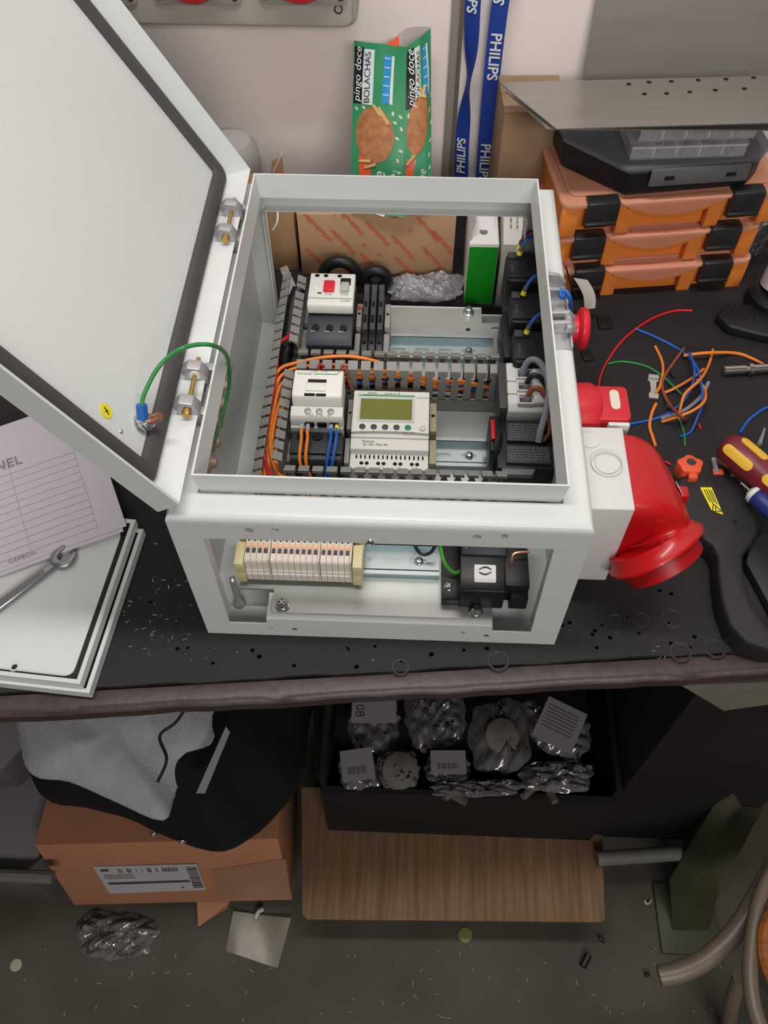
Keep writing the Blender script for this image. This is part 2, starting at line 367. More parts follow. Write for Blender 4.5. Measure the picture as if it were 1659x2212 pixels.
b.build('rim', M_paint, enc, label='raised gutter rim round the cabinet opening')
# mounting plate
PZ = 0.0340
b = MB()
outl = [(0.060, 0.0055), (0.252, 0.0055), (0.252, 0.028), (0.282, 0.028), (0.282, 0.371), (0.252, 0.371), (0.252, 0.3935), (0.060, 0.3935), (0.060, 0.371), (0.029, 0.371), (0.029, 0.028), (0.060, 0.028)]
ph = [circ(at(x, y, z=PZ).x, at(x, y, z=PZ).y, r, 12) for x, y, r in ((1011,712,0.0026),)] + [slot(at(1071, 711, z=PZ).x, at(1071, 711, z=PZ).y, 0.010, 0.0028), circ(0.036, 0.06, 0.003, 10)]
b.plate(outl, ph, (0, 0, 0), X, Y, PZ-0.002, PZ)
b.build('mounting_plate', M_zinc, enc, label='zinc plated mounting plate')
for x, y in ((0.0695, 0.0118), (0.2375, 0.0118), (0.2375, 0.3870), (0.0695, 0.3870)):
    b = MB(); screw(b, (x, y, PZ), Z, 0.0048, 0.0055, washer=0.0064); b.build('plate_screw', M_steel, enc, label='large shiny cross head screw')
# welded stud posts inside the front left corner
b = MB(); b.lathe((0.0245, 0.030, 0.0015), Z, [(0.006, 0), (0.005, 0.006), (0.003, 0.010), (0.003, 0.045), (0.001, 0.047)], 14); b.build('fixing_post', M_alu, enc)
# copper earth pieces along the left wall
p0 = at(489, 792, x=0.004); p1 = at(455, 1000, x=0.004)
for i in range(6):
    c = p0.lerp(p1, i/5); b = MB(); b.lathe((T, c.y, c.z), X, [(0.0085, 0), (0.0085, 0.0025), (0.005, 0.0035), (0.004, 0.008), (0.001, 0.008)], 16); b.build('earth_clip', M_copperdull, enc, label='dull copper coloured fixing on the hinge side cabinet wall')
# latch keeper on the latch side edge
b = MB(); kx0 = 0.288; 
y0 = at(1205, 755, z=EH).y; y1 = at(1190, 612, z=EH).y
b.box(kx0, 0.3075, y0, y1, EH-0.0004, EH+0.0014)
b.box(kx0, kx0+0.002, y0, y1, EH, EH+0.009)
b.prism([(0, 0), (0.020, 0), (0.020, 0.006), (0.012, 0.013), (0.003, 0.014), (0, 0.010)], (kx0, y1-0.001, EH), X, Z, 0, 0.004)
b.prism([(0, 0), (0.020, 0), (0.020, 0.006), (0.012, 0.013), (0.003, 0.014), (0, 0.010)], (kx0, y1-0.020, EH), X, Z, 0, 0.004)
b.prism([(0, 0), (0.022, 0), (0.024, 0.008), (0.018, 0.015), (0.003, 0.014), (0, 0.010)], (kx0, y0+0.032, EH), X, Z, 0, 0.004)
b.prism([(0, 0), (0.022, 0), (0.024, 0.008), (0.018, 0.015), (0.003, 0.014), (0, 0.010)], (kx0, y0+0.020, EH), X, Z, 0, 0.004)
b.cyl((kx0+0.017, y0+0.012, EH+0.010), (kx0+0.017, y0+0.034, EH+0.010), 0.0035, seg=14)
b.box(kx0+0.0185, 0.3085, y0, y1-0.02, EH, EH+0.004)
lk = b.build('latch_keeper', M_alu, enc, bevel=0.0006, label='cast metal hinge keeper on the latch side edge')
b = MB(); c = (kx0+0.012, y0+0.045, EH+0.0014); b.lathe(c, Z, [(0.0055, 0), (0.0055, 0.0018), (0.004, 0.0022)], 18); b.build('keeper_screw', M_alu, lk)
# screw in the front opening top lip
b = MB(); screw(b, at(800, 1170, y=0)+Vector((0, 0.001, 0)), (0, -1, -0.2), 0.003, 0.003); b.build('lip_screw', M_steel, enc)

# ------------------------------------------------------------------ the door
DA = math.radians(119.5); HX, HZ = 0.0145, 0.1995
dS = Vector((math.cos(DA), 0, math.sin(DA))); dN = Vector((math.sin(DA), 0, -math.cos(DA)))   # across the leaf, and towards the inside
def dp(s, y, t): return Vector((HX, 0, HZ)) + dS*s + dN*t + Y*y
DW, DT = 0.300, 0.021
def dbox(b, s0, s1, y0, y1, t0, t1):
    P = [dp(s, y, t) for t in (t0, t1) for y in (y0, y1) for s in (s0, s1)]
    b.add(P, [(0,2,3,1), (4,5,7,6), (0,1,5,4), (2,6,7,3), (0,4,6,2), (1,3,7,5)])
def dsweep(b, s0, s1, y0, y1, prof):
    b.loft([[dp(s0+i, y0+i, t), dp(s1-i, y0+i, t), dp(s1-i, y1-i, t), dp(s0+i, y1-i, t)] for i, t in prof+[prof[0]]], cap=False)
b = MB(); dbox(b, 0.001, DW-0.001, 0.003, EL-0.001, -DT, -DT+0.0016)
dsweep(b, 0, DW, 0.002, EL, [(0, -DT), (0, -0.0012), (0.0012, 0), (0.0020, -0.0012), (0.0105, -DT+0.004), (0.0125, -DT+0.0016), (0.0125, -DT)])
door = b.build('door', M_paint, enc, label='open cabinet door seen from its inside')
b = MB(); R = []
for i in range(13):
    a = math.pi*i/12; R.append((0.0125+0.0155/2-0.0155/2*math.cos(a), -DT+0.0016+0.0055*math.sin(a)**0.6))
L = []
for i_, t_ in R:
    pts = rrect(i_, DW-i_, 0.002+i_, EL-i_, max(0.012-0.3*(i_-0.0125), 0.003) if i_ < 0.0126 else max(0.011-(i_-0.0125)*0.5, 0.003), 6)
    L.append([dp(x, y, t_) for x, y in pts])
b.loft(L, cap=False); b.build('gasket', M_rubber, door, label='dark grey foam door gasket', angle=60)
# hinges
def hinge(yc):
    h = MB()
    for y0 in (yc-0.024, yc+0.012):
        h.prism([(0.000, -0.012), (0.017, -0.012), (0.019, -0.004), (0.013, 0.004), (0.004, 0.004), (-0.003, 0.0)], dp(0, y0, 0), dS, dN, -0.010, 0.0)
    h.box(HX-0.0005, HX+0.006, yc-0.026, yc+0.014, HZ-0.011, HZ-0.004)
    for y0 in (yc-0.033, yc+0.013): h.box(HX-0.004, HX+0.0065, y0, y0+0.008, HZ-0.010, HZ+0.002)
    hb = h.build('hinge_bracket', M_alu, door, bevel=0.0008, label='grey cast hinge bracket')
    h = MB(); c = dp(0.010, yc, -0.003); h.cyl(c+Y*0.020, c-Y*0.034, 0.0017, seg=10); h.lathe(c-Y*0.034, -Y, [(0.0017, 0), (0.0036, 0.001), (0.0036, 0.005), (0.003, 0.0056)], 14)
    h.build('hinge_pin', M_brass, door, label='brass hinge pin')
hy1 = at(492, 500, x=0.006).y; hy2 = at(410, 850, x=0.006).y
hinge(0.322); hinge(0.118)
b = MB(); b.cyl(dp(0.010, 0.118+0.0, -0.003)+Y*0.001, dp(0.010, 0.118, -0.003)+Y*0.006, 0.0042, seg=14); b.build('hinge_washer', M_white, door, label='white plastic hinge washer')
# earth stud and warning dot
def on_door(px, py, t):                                    # point on a plane parallel to the door leaf
    d = _fw + _r2*((px-829.5)/FPX) - _u2*((py-1106)/FPX); o = dp(0, 0, t)
    return CAM + d*((o-CAM).dot(dN)/d.dot(dN))
_e = on_door(303, 916, -DT+0.0016); _q = _e-dp(0, 0, -DT+0.0016); ES = (_q.dot(dS), _q.y)
b = MB(); c = dp(ES[0], ES[1], -DT+0.0016); b.lathe(c, dN, [(0.0075, 0), (0.0075, 0.0016), (0.0060, 0.0022), (0.0060, 0.004), (0.0066, 0.0042), (0.0066, 0.0058), (0.0052, 0.0060), (0.0052, 0.0100), (0.0045, 0.0105)], 6*4); st = b.build('earth_nut', M_steel, door)
b = MB(); b.cyl(c+dN*0.010, c+dN*0.019, 0.0032, seg=14); b.build('earth_stud', M_copper, door, label='copper coloured earth stud')
b = MB(); c2 = on_door(229, 888, -DT+0.0017); b.prism([(x*0.7, y) for x, y in circ(0, 0, 0.0058, 24)], c2, dS, Y, 0.0, 0.0004) if False else b.lathe(c2, dN, [(0.0055, 0), (0.0055, 0.0004)], 24); b.build('earth_symbol_sticker', M_yel, door, label='round yellow sticker with a black mark')
b = MB(); 
for a0, L0 in ((0.5, 0.006), (2.2, 0.003)): 
    dd = dS*math.cos(a0)+Y*math.sin(a0); b.cyl(c2+dN*0.0006-dd*L0/2, c2+dN*0.0006+dd*L0/2, 0.0004, seg=6)
b.build('sticker_mark', M_ink, door)
b = MB(); c3 = on_door(262, 932, -DT+0.0016); b.lathe(c3, dN, [(0.002, 0), (0.0012, 0.0008)], 10); b.build('weld_mark', M_steel, door)
# earth wire from the door stud into the cabinet
ew = thing('earth_wire', dp(ES[0], ES[1], -DT+0.012), 'green earth wire with blue crimp lug bridging door and cabinet', 'wire')
c = dp(ES[0], ES[1], -DT+0.0016)
lugd = (at(305, 870, y=0.06)-at(308, 905, y=0.05)); 
pA = c+dN*0.008
w1 = on_door(306, 880, -0.006); w0 = on_door(308, 905, -0.010)
ends = [w1, on_door(312, 850, -0.002), on_door(345, 790, 0.012), on_door(395, 752, 0.022), at(455, 745, x=0.030), at(490, 770, x=0.028), at(495, 830, x=0.020), at(480, 900, x=0.012), at(462, 955, x=0.007)]
b = MB(); b.tube(ends, 0.0017, 8, 8); b.build('wire', W_grn, ew)
b = MB(); dv = (w1-w0).normalized(); b.cyl(w0, w1+dv*0.002, 0.0040, seg=14); b.build('crimp_sleeve', mat('blue_crimp', (34, 92, 170), 0.4), ew, label='blue crimp sleeve')
b = MB(); b.cyl(w0, pA, 0.0030, 0.0024, seg=10); b.lathe(pA-dN*0.0004, dN, [(0.006, -0.001), (0.006, 0.001)], 16); b.build('lug', M_steel, ew)

# ================================================================== inside the cabinet
RT = PZ+0.0075
# ------------------------------------------------------------------ DIN rails
def din_rail(x0, x1, yc, label, screws, first):
    r = thing('din_rail', ((x0+x1)/2, yc, PZ), label, 'rail', 'slotted mounting rails in the cabinet')
    b = MB(); sl = []; x = first
    while x+0.009 < x1:
        if x-0.009 > x0: sl.append(slot(x, 0, 0.0150, 0.0026))
        x += 0.0250
    b.plate(rect(x0, x1, -0.0135, 0.0135), sl, (0, yc, PZ), X, Y, 0, 0.001)
    for s in (-1, 1):
        b.box(x0, x1, yc+s*0.0130-0.0006, yc+s*0.0130+0.0006, PZ, RT)
        b.box(x0, x1, min(yc+s*0.0125, yc+s*0.0175), max(yc+s*0.0125, yc+s*0.0175), RT-0.001, RT)
    b.build('rail_profile', M_rail, r, bevel=0)
    for sx in screws:
        b = MB(); screw(b, (sx, yc, PZ+0.001), Z, 0.0034, 0.0026, washer=0.0040); b.build('rail_screw', M_steel, r)
    return r
sx1 = at(1012, 751, z=PZ).x; sx2 = at(1013, 985, z=PZ).x; sx3 = at(905, 1209, z=PZ).x
din_rail(0.066, 0.263, 0.326, 'slotted steel rail under the motor breaker, beside the rear cabinet opening', (sx1,), sx1-0.175)
din_rail(0.066, 0.263, 0.183, 'slotted steel rail carrying the contactor and the logic relay', (sx2,), sx2-0.175)
din_rail(0.030, 0.2055, 0.0605, 'slotted steel rail with beige terminal blocks behind the front opening', (sx3,), sx3-0.15)

# ------------------------------------------------------------------ wiring ducts
def finger_mesh():
    b = MB(); w, h, t = 0.0072, 0.0605, 0.0011
    b.prism([(-w/2, 0.016), (w/2, 0.016), (w/2, 0.041), (w/2-0.0012, 0.044), (w/2-0.0012, 0.047), (0.0047, 0.0495), (0.0047, 0.0555), (-0.0047, 0.0555), (-0.0047, 0.0495), (-w/2+0.0012, 0.047), (-w/2+0.0012, 0.044), (-w/2, 0.041)], (0, 0, 0), X, Z, -t/2, t/2)
    b.prism([(-t/2, 0.0540), (t/2, 0.0540), (0.0070, h-0.0012), (0.0070, h-0.0040), (0.0080, h-0.0040), (0.0080, h-0.0002), (0.0072, h), (-t/2, 0.0566)], (-0.0047, 0, 0), Y, Z, 0, 0.0094)
    return b.mesh('finger', bevel=0)
FING = finger_mesh(); FING.materials.append(M_duct)
def duct(label, p, ang, length, gap, walls):
    """trunking starting at p, running along ang; walls: list of (side, s0, s1)"""
    r = thing('wiring_duct', (p[0], p[1], PZ), label, 'cable duct', 'grey slotted cable ducts in the cabinet', ang)
    b = MB(); b.box(0, length, 0, gap, 0, 0.0015); b.build('duct_base', M_duct, r, local=True)
    for side, s0, s1 in walls:
        yy = 0 if side == 0 else gap
        b = MB(); b.box(s0, s1, yy-0.00055, yy+0.00055, 0.0015, 0.0185); b.build('side_strip', M_duct, r, local=True)
        n = int((s1-s0)/0.0125); off = ((s1-s0)-(n-1)*0.0125)/2
        for i in range(n):
            link(FING, 'finger', r, (s0+off+i*0.0125, yy, 0), (0, 0, 0 if side == 0 else math.pi))
    return r
duct('grey slotted cable duct running across the middle of the cabinet', (0.0615, 0.2420), 0, 0.2015, 0.0250, [(0, 0.001, 0.2010), (1, 0.001, 0.2010)])
duct('grey slotted cable duct along the hinge side cabinet wall, packed with orange wires', (0.0615, 0.1000), math.pi/2, 0.2800, 0.0240, [(1, 0.0, 0.2800), (0, 0.0235, 0.1405), (0, 0.1680, 0.2800)])
duct('grey slotted cable duct running along the cabinet front beneath the rim', (0.0640, 0.0975), 0, 0.2000, 0.0250, [(0, 0.0, 0.2000), (1, 0.0, 0.2000)])

# ------------------------------------------------------------------ motor circuit breaker
x0, x1 = 0.0695, 0.1155
mb_ = thing('motor_circuit_breaker', ((x0+x1)/2, 0.326, RT), 'white and anthracite motor breaker with red stop button on the rear rail', 'circuit breaker')
b = MB(); b.box(x0, x1, 0.2830, 0.3690, RT, 0.084); b.box(x0+0.0006, x1-0.0006, 0.3102, 0.3580, 0.083, 0.0995); b.build('base', M_dark2, mb_, bevel=0.001)
b = MB(); b.prism([(0.2790, 0.050), (0.2790, 0.085), (0.2840, 0.090), (0.3098, 0.096), (0.3098, 0.050)], (x0, 0, 0), Y, Z, 0, x1-x0); b.build('terminal_cover', M_dark, mb_, bevel=0.001)
for i in range(3):
    b = MB(); c = Vector((x0+0.009+i*0.014, 0.2950, 0.0938)); b.lathe(c, (0, -0.16, 1), [(0.0036, -0.001), (0.0036, 0.0006), (0.0030, 0.0007)], 18); b.build('terminal_hole', M_hole, mb_)
b = MB(); b.prism([(0.3095, 0.0985), (0.3095, 0.108), (0.3110, 0.1105), (0.3560, 0.1105), (0.3590, 0.108), (0.3590, 0.0985)], (x0, 0, 0), Y, Z, 0, x1-x0); fr = b.build('front_cover', M_white, mb_, bevel=0.0012, bseg=3)
FZ = 0.1105
b = MB(); b.box(0.0845, 0.0955, 0.3275, 0.3430, FZ-0.002, FZ+0.0030); b.build('stop_button', M_redm, mb_, bevel=0.001, label='red stop push button')
b = MB(); b.box(0.1010, 0.1115, 0.3390, 0.3480, FZ-0.002, FZ+0.0016); b.build('toggle_frame', M_black, mb_, bevel=0.0006)
b = MB(); b.box(0.1018, 0.1102, 0.3270, 0.3400, FZ-0.002, FZ+0.0040); b.build('start_button', mat('button_grey', (176, 176, 168), 0.45), mb_, bevel=0.001)
b = MB(); b.lathe((0.0765, 0.3370, FZ), Z, [(0.0042, -0.001), (0.0042, 0.0006), (0.0034, 0.0008), (0.0034, 0.0002)], 20); b.box(0.0735, 0.0795, 0.3365, 0.3375, FZ, FZ+0.0010); b.build('setting_dial', M_white, mb_)
for x in (0.0765, 0.0855, 0.0995):
    b = MB(); b.lathe((x, 0.3525, FZ), Z, [(0.0028, -0.001), (0.0028, 0.0004), (0.0023, 0.0005), (0.0020, 0.0000)], 14); b.build('cover_recess', mat('shadow_grey_plastic', (150, 148, 142), 0.5), mb_)
b = MB(); b.box(0.0835, 0.1145, 0.3183, 0.3191, FZ, FZ+0.0002); textmb(b, 'Schneider', (0.0770, 0.3190, FZ), X, Y, 0.0034); b.build('green_print', M_green, mb_)
b = MB(); textmb(b, 'STOP', (0.0900, 0.3245, FZ), X, Y, 0.0030); textmb(b, 'START', (0.1062, 0.3245, FZ), X, Y, 0.0030); textmb(b, 'GV2ME', (0.1075, 0.3155, FZ), X, Y, 0.0030); b.build('lettering', M_inkg, mb_)
b = MB(); b.box(0.0790, 0.0830, 0.3255, 0.3268, FZ, FZ+0.0006); b.build('indicator_slot', M_hole, mb_)
b = MB(); 
for i, s in enumerate(('2/T1', '4/T2', '6/T3')): textmb(b, s, (x0+0.007+i*0.014, 0.2895, 0.0934), X, Y, 0.0028)
b.build('terminal_lettering', M_inkw, mb_)
# end stops each side of the modules
def end_stop(x, yc, z0, hgt, w, ln, mt, label):
    r = thing('end_stop', (x+w/2, yc, z0), label, 'end stop', 'rail end stops')
    b = MB(); b.box(x, x+w, yc-ln/2, yc+ln/2, z0, z0+hgt*0.55); b.box(x, x+w, yc-ln*0.5, yc-ln*0.12, z0+hgt*0.5, z0+hgt); b.box(x, x+w, yc+ln*0.02, yc+ln*0.5, z0+hgt*0.5, z0+hgt); b.build('clamp_body', mt, r, bevel=0.0007)
    b = MB(); screw(b, (x+w/2, yc-ln*0.05, z0+hgt*0.5), Z, w*0.3, 0.003); b.build('clamp_screw', mt, r)
    b = MB(); b.lathe((x+w/2, yc+ln*0.28, z0+hgt), Z, [(w*0.28, -0.001), (w*0.28, 0.0004), (w*0.2, 0.0004)], 12); b.build('marker_hole', M_hole, r)
M_es = mat('grey_end_stop', (150, 148, 140), 0.5)
end_stop(0.0620, 0.326, RT, 0.028, 0.0070, 0.075, M_es, 'grey end stop between the rear duct wall and the motor breaker')
end_stop(0.1165, 0.320, RT, 0.030, 0.0055, 0.072, M_es, 'grey end stop between the motor breaker and black fuse terminals')
end_stop(0.1462, 0.320, RT, 0.030, 0.0058, 0.072, M_es, 'grey end stop beside the bare length of the rear rail')
# ------------------------------------------------------------------ three black fuse terminals
for i in range(3):
    xa = 0.1222+i*0.0079
    f = thing('fuse_terminal', (xa+0.0038, 0.326, RT), ('black lever fuse terminal next to the motor breaker', 'middle one of three black lever fuse terminals', 'black lever fuse terminal farthest from the motor breaker')[i], 'terminal block', 'black fuse terminals on the rear rail')
    b = MB(); b.prism([(0.288, RT), (0.288, 0.058), (0.297, 0.066), (0.312, 0.068), (0.372, 0.068), (0.378, 0.060), (0.378, RT)], (xa, 0, 0), Y, Z, 0, 0.0074); b.build('housing', M_black, f, bevel=0.0006)
    b = MB(); b.prism([(0.315, 0.066), (0.315, 0.074), (0.362, 0.078), (0.372, 0.083), (0.376, 0.081), (0.374, 0.066)], (xa+0.0008, 0, 0), Y, Z, 0, 0.0058); b.build('lever', mat('dark_grey_lever', (58, 58, 60), 0.45), f, bevel=0.0006)
    b = MB(); b.box(xa+0.0018, xa+0.0054, 0.324, 0.334, 0.0745, 0.0762); b.box(xa+0.0022, xa+0.0050, 0.346, 0.352, 0.076, 0.0785); b.build('window', M_hole, f)
    b = MB(); b.lathe((xa+0.0037, 0.303, 0.0672), Z, [(0.0020, -0.001), (0.0020, 0.0005), (0.0016, 0.0005)], 12); b.build('test_hole', M_hole, f)
b = MB(); b.box(0.1178, 0.1212, 0.346, 0.349, 0.0715, 0.0745); tag(b.build('marker_tag', M_redm, bevel=0.0003), 'tiny red marker clipped beside the black fuse terminals', 'marker')

# ------------------------------------------------------------------ contactor
x0, x1 = 0.0668, 0.1145
ct = thing('contactor', ((x0+x1)/2, 0.183, RT), 'white contactor with black lower half and orange and blue wires', 'contactor')
b = MB(); b.box(x0, x1, 0.1410, 0.2220, RT, 0.086); b.build('base', M_dark2, ct, bevel=0.001)
b = MB(); b.prism([(0.1330, 0.045), (0.1330, 0.076), (0.1370, 0.082), (0.1640, 0.088), (0.1640, 0.045)], (x0+0.0005, 0, 0), Y, Z, 0, x1-x0-0.001); b.build('lower_terminals', M_dark2, ct, bevel=0.001)
for i in range(3):
    b = MB(); c = Vector((x0+0.010+i*0.0145, 0.1600, 0.0872)); b.lathe(c, Z, [(0.0050, -0.001), (0.0050, 0.0006), (0.0040, 0.0006)], 16); b.build('screw_hole', M_hole, ct)
b = MB(); b.prism([(0.1655, 0.080), (0.1655, 0.1020), (0.1680, 0.1060), (0.1770, 0.1075), (0.1785, 0.1075), (0.1785, 0.080)], (x0, 0, 0), Y, Z, 0, x1-x0); b.build('terminal_step', M_white, ct, bevel=0.0008)
b = MB(); b.prism([(0.1640, 0.080), (0.1640, 0.0935), (0.1660, 0.0950), (0.1700, 0.0950), (0.1700, 0.080)], (x0-0.0002, 0, 0), Y, Z, 0, x1-x0+0.0004); b.build('terminal_skirt', M_white2, ct, bevel=0.0006)
b = MB(); b.prism([(0.1790, 0.080), (0.1790, 0.1110), (0.1810, 0.1175), (0.1850, 0.1195), (0.2110, 0.1195), (0.2140, 0.1170), (0.2155, 0.1080), (0.2155, 0.080)], (x0+0.0012, 0, 0), Y, Z, 0, x1-x0-0.0024); b.build('front_cover', M_white, ct, bevel=0.0012, bseg=3)
CZ = 0.1195
b = MB(); b.box(0.0815, 0.0985, 0.1965, 0.2000, CZ, CZ+0.0004); b.build('position_window', M_hole, ct)
b = MB(); b.box(0.0800, 0.0985, 0.1855, 0.1945, CZ, CZ+0.0014); b.build('label_carrier', M_white, ct, bevel=0.0003)
b = MB(); b.box(0.0795, 0.0890, 0.1812, 0.1835, 0.1180, 0.1192); b.box(0.0900, 0.0990, 0.1812, 0.1835, 0.1180, 0.1192); b.build('clip_slot', M_hole, ct)
for i in range(3):
    c = Vector((0.0825+i*0.0105, 0.1730, 0.1070)); b = MB(); screw(b, c, (0, -0.12, 1), 0.0031, 0.0012); b.build('terminal_screw', M_alu, ct)
b = MB(); b.box(0.0865, 0.1085, 0.2065, 0.2074, CZ, CZ+0.0003); textmb(b, 'Schneider', (0.0780, 0.2070, CZ), X, Y, 0.0036); b.build('green_print', M_green, ct)
b = MB(); textmb(b, '13 NO    21 NC', (0.0910, 0.2100, CZ), X, Y, 0.0024); textmb(b, 'A1', (0.1095, 0.2095, CZ), X, Y, 0.0030); b.build('lettering', M_inkg, ct); b = MB(); textmb(b, '14 NO  22 NC    A2', (0.0920, 0.1685, 0.1066), X, Y, 0.0028); b.build('terminal_lettering', M_inkg, ct)
for i, xx in enumerate((0.0800, 0.0915, 0.1025)):
    b = MB(); b.box(xx, xx+0.0085, 0.1636, 0.1648, 0.0955, 0.1010); b.build('wire_entry', M_hole, ct)
for xx in (0.0720, 0.0880, 0.1020):
    b = MB(); b.box(xx, xx+0.0090, 0.1328, 0.1332, 0.0660, 0.0668); b.build('busbar_glint', M_copper, ct)
# grey module / side of the contactor rail
end_stop(0.1155, 0.181, RT, 0.030, 0.0048, 0.078, M_es, 'grey end stop between the contactor and the logic relay')
end_stop(0.0618, 0.180, RT, 0.026, 0.0048, 0.070, M_es, 'grey end stop between the hinge side duct and the contactor')
# four short wires on the contactor
def wire(name, pts, r, mt, label, cat='wire', group=None, seg=8, sub=6):
    b = MB(); b.tube(pts, r, seg, sub); return tag(b.build(name, mt, angle=60), label, cat, group)
for i, (px, mt, lb, gx) in enumerate(((653, W_or, 'orange wire entering the contactor at its first clamp', 668), (666, W_or, 'orange wire entering the contactor beside the other orange one', 678), (716, W_blue, 'blue wire entering the contactor at its last clamp', 706), (728, W_blue, 'blue wire with yellow marker entering the contactor', 712))):
    a = at(px+1, 905, z=0.0985); a.y = 0.1640
    c1 = at(px, 930, z=0.0960); c2 = at(px-3 if mt is W_or else px-8, 965, z=0.0900)
    wr = thing('control_wire', a, lb, 'wire', 'short wires on the contactor')
    b = MB(); b.tube([a+Vector((0, -0.004, 0)), a+Vector((0, -0.010, -0.001)), c1+Vector((0, -0.008, 0)), Vector((c2.x, 0.1310, 0.086)), Vector((at(gx, 995, z=0.07).x, 0.1235, 0.064)), Vector((at(gx, 995, z=0.07).x, 0.1130, 0.050))], 0.0015, 8, 6); b.build('wire', mt, wr)
    b = MB(); b.cyl(a, a+Vector((0, -0.006, -0.001)), 0.0019, seg=10); b.build('ferrule', M_yel if i == 3 else M_ferr, wr)

# ------------------------------------------------------------------ logic relay
x0, x1 = 0.1210, 0.1938
y0, y1 = 0.1365, 0.2255
lr = thing('logic_relay', ((x0+x1)/2, 0.180, RT), 'white programmable relay with green display and round buttons', 'logic relay')
b = MB(); b.prism([(y0, RT), (y0, 0.0710), (y0+0.0165, 0.0710), (y0+0.0180, 0.0770), (y0+0.0300, 0.0780), (y0+0.0300, 0.0800), (y1-0.0015, 0.0800), (y1, 0.0785), (y1, RT)], (x0, 0, 0), Y, Z, 0, x1-x0); b.build('housing', M_white, lr, bevel=0.0009, bseg=3)
b = MB()
# raised face with a gently bowed lower edge
n = 16; pl = [(x0+0.0002+(x1-x0-0.0004)*i/n, y0+0.0330+0.0016*(4*(i/n-0.5)**2)*-1+0.0016) for i in range(n+1)]+[(x1-0.0002, y1-0.012), (x0+0.0002, y1-0.012)]
b.prism(pl, (0, 0, 0), X, Y, 0.0795, 0.0838); b.build('face', M_white, lr, bevel=0.0010)
LZ = 0.0838
b = MB(); b.prism(rrect(x0+0.0052, x1-0.0140, y0+0.0455, y1-0.0125, 0.001), (0, 0, 0), X, Y, LZ-0.0005, LZ+0.0006); b.build('display_frame', mat('frame_grey', (196, 200, 196), 0.4), lr)
b = MB(); b.box(x0+0.0075, x1-0.0165, y0+0.0480, y1-0.0155, LZ, LZ+0.0009); b.build('display', mat('lcd_green', (112, 116, 44), 0.25, noise=0.06, nscale=25), lr, label='olive green display')
for i in range(4):
    b = MB(); b.lathe((x0+0.0105+i*0.0106, y0+0.0390, LZ), Z, [(0.0029, -0.0005), (0.0029, 0.0010), (0.0022, 0.0014)], 18); b.build('button', mat('button_charcoal', (62, 66, 70), 0.5), lr, label='round charcoal button')
b = MB(); b.lathe((x0+0.0105+4*0.0106, y0+0.0390, LZ), Z, [(0.0029, -0.0005), (0.0029, 0.0010), (0.0022, 0.0014)], 18); b.build('button', mat('button_green', (18, 130, 104), 0.45), lr, label='round green button')
b = MB(); b.lathe((x1-0.0065, y0+0.0385, LZ), Z, [(0.0030, -0.0005), (0.0030, 0.0012), (0.0024, 0.0015)], 18); b.build('button', mat('button_cream', (206, 204, 190), 0.45), lr, label='round cream button')
b = MB(); b.prism([(x0+0.0045, y1-0.0112), (x0+0.012, y1-0.0098), (x1-0.015, y1-0.0100), (x1-0.0140, y1-0.0112)], (0, 0, 0), X, Y, LZ-0.0002, LZ+0.0005); textmb(b, 'Schneider', (x0+0.0105, y1-0.0105, LZ+0.0004), X, Y, 0.0030); b.build('green_print', M_green, lr)
b = MB(); textmb(b, '24VDC', (x0+0.0180, y1-0.0045, 0.0800), X, Y, 0.0030); textmb(b, 'Inputs I1...I8', (x0+0.0370, y1-0.0045, 0.0800), X, Y, 0.0030)
textmb(b, 'SR2 B121BD', (x1-0.0065, y1-0.0125, LZ), X, Y, 0.0022); textmb(b, 'Menu / OK', (x0+0.0535, y0+0.0335, LZ), X, Y, 0.0024)
for i, s in enumerate('<+->'): textmb(b, s, (x0+0.0105+i*0.0106, y0+0.0340, LZ), X, Y, 0.0026)
textmb(b, 'Outputs', (x0+0.0165, y0+0.0265, 0.0778), X, Y, 0.0034, lift=0.0005); textmb(b, 'Q1...Q4 : Relay 8A', (x0+0.0230, y0+0.0230, 0.0776), X, Y, 0.0030, lift=0.0006)
b.build('lettering', M_ink, lr)
for i in range(16):
    b = MB(); xx = x0+0.0060+i*0.0041; b.prism([(xx+0.0008*math.cos(a), y0+0.0136+0.0026*math.sin(a)) for a in [2*math.pi*k/10 for k in range(10)]], (0, 0, 0), X, Y, 0.0705, 0.0714); b.build('vent_slot', M_hole, lr)
for i in range(4):
    for k in (0, 1):
        b = MB(); b.lathe((x0+0.0110+i*0.0155+k*0.0050, y0+0.0062, 0.0710), Z, [(0.0019, -0.0005), (0.0019, 0.0004), (0.0015, 0.0004)], 12); b.build('screw_hole', M_hole, lr)
b = MB()
for i in range(4): textmb(b, str(2*i+1)+'  '+str(2*i+2), (x0+0.0140+i*0.0155, y0+0.0020, 0.0710), X, Y, 0.0026)
b.build('terminal_lettering', M_inkg, lr)
end_stop(0.1945, 0.181, RT, 0.030, 0.0065, 0.074, M_end2, 'olive beige end stop gripping the rail beside the logic relay')

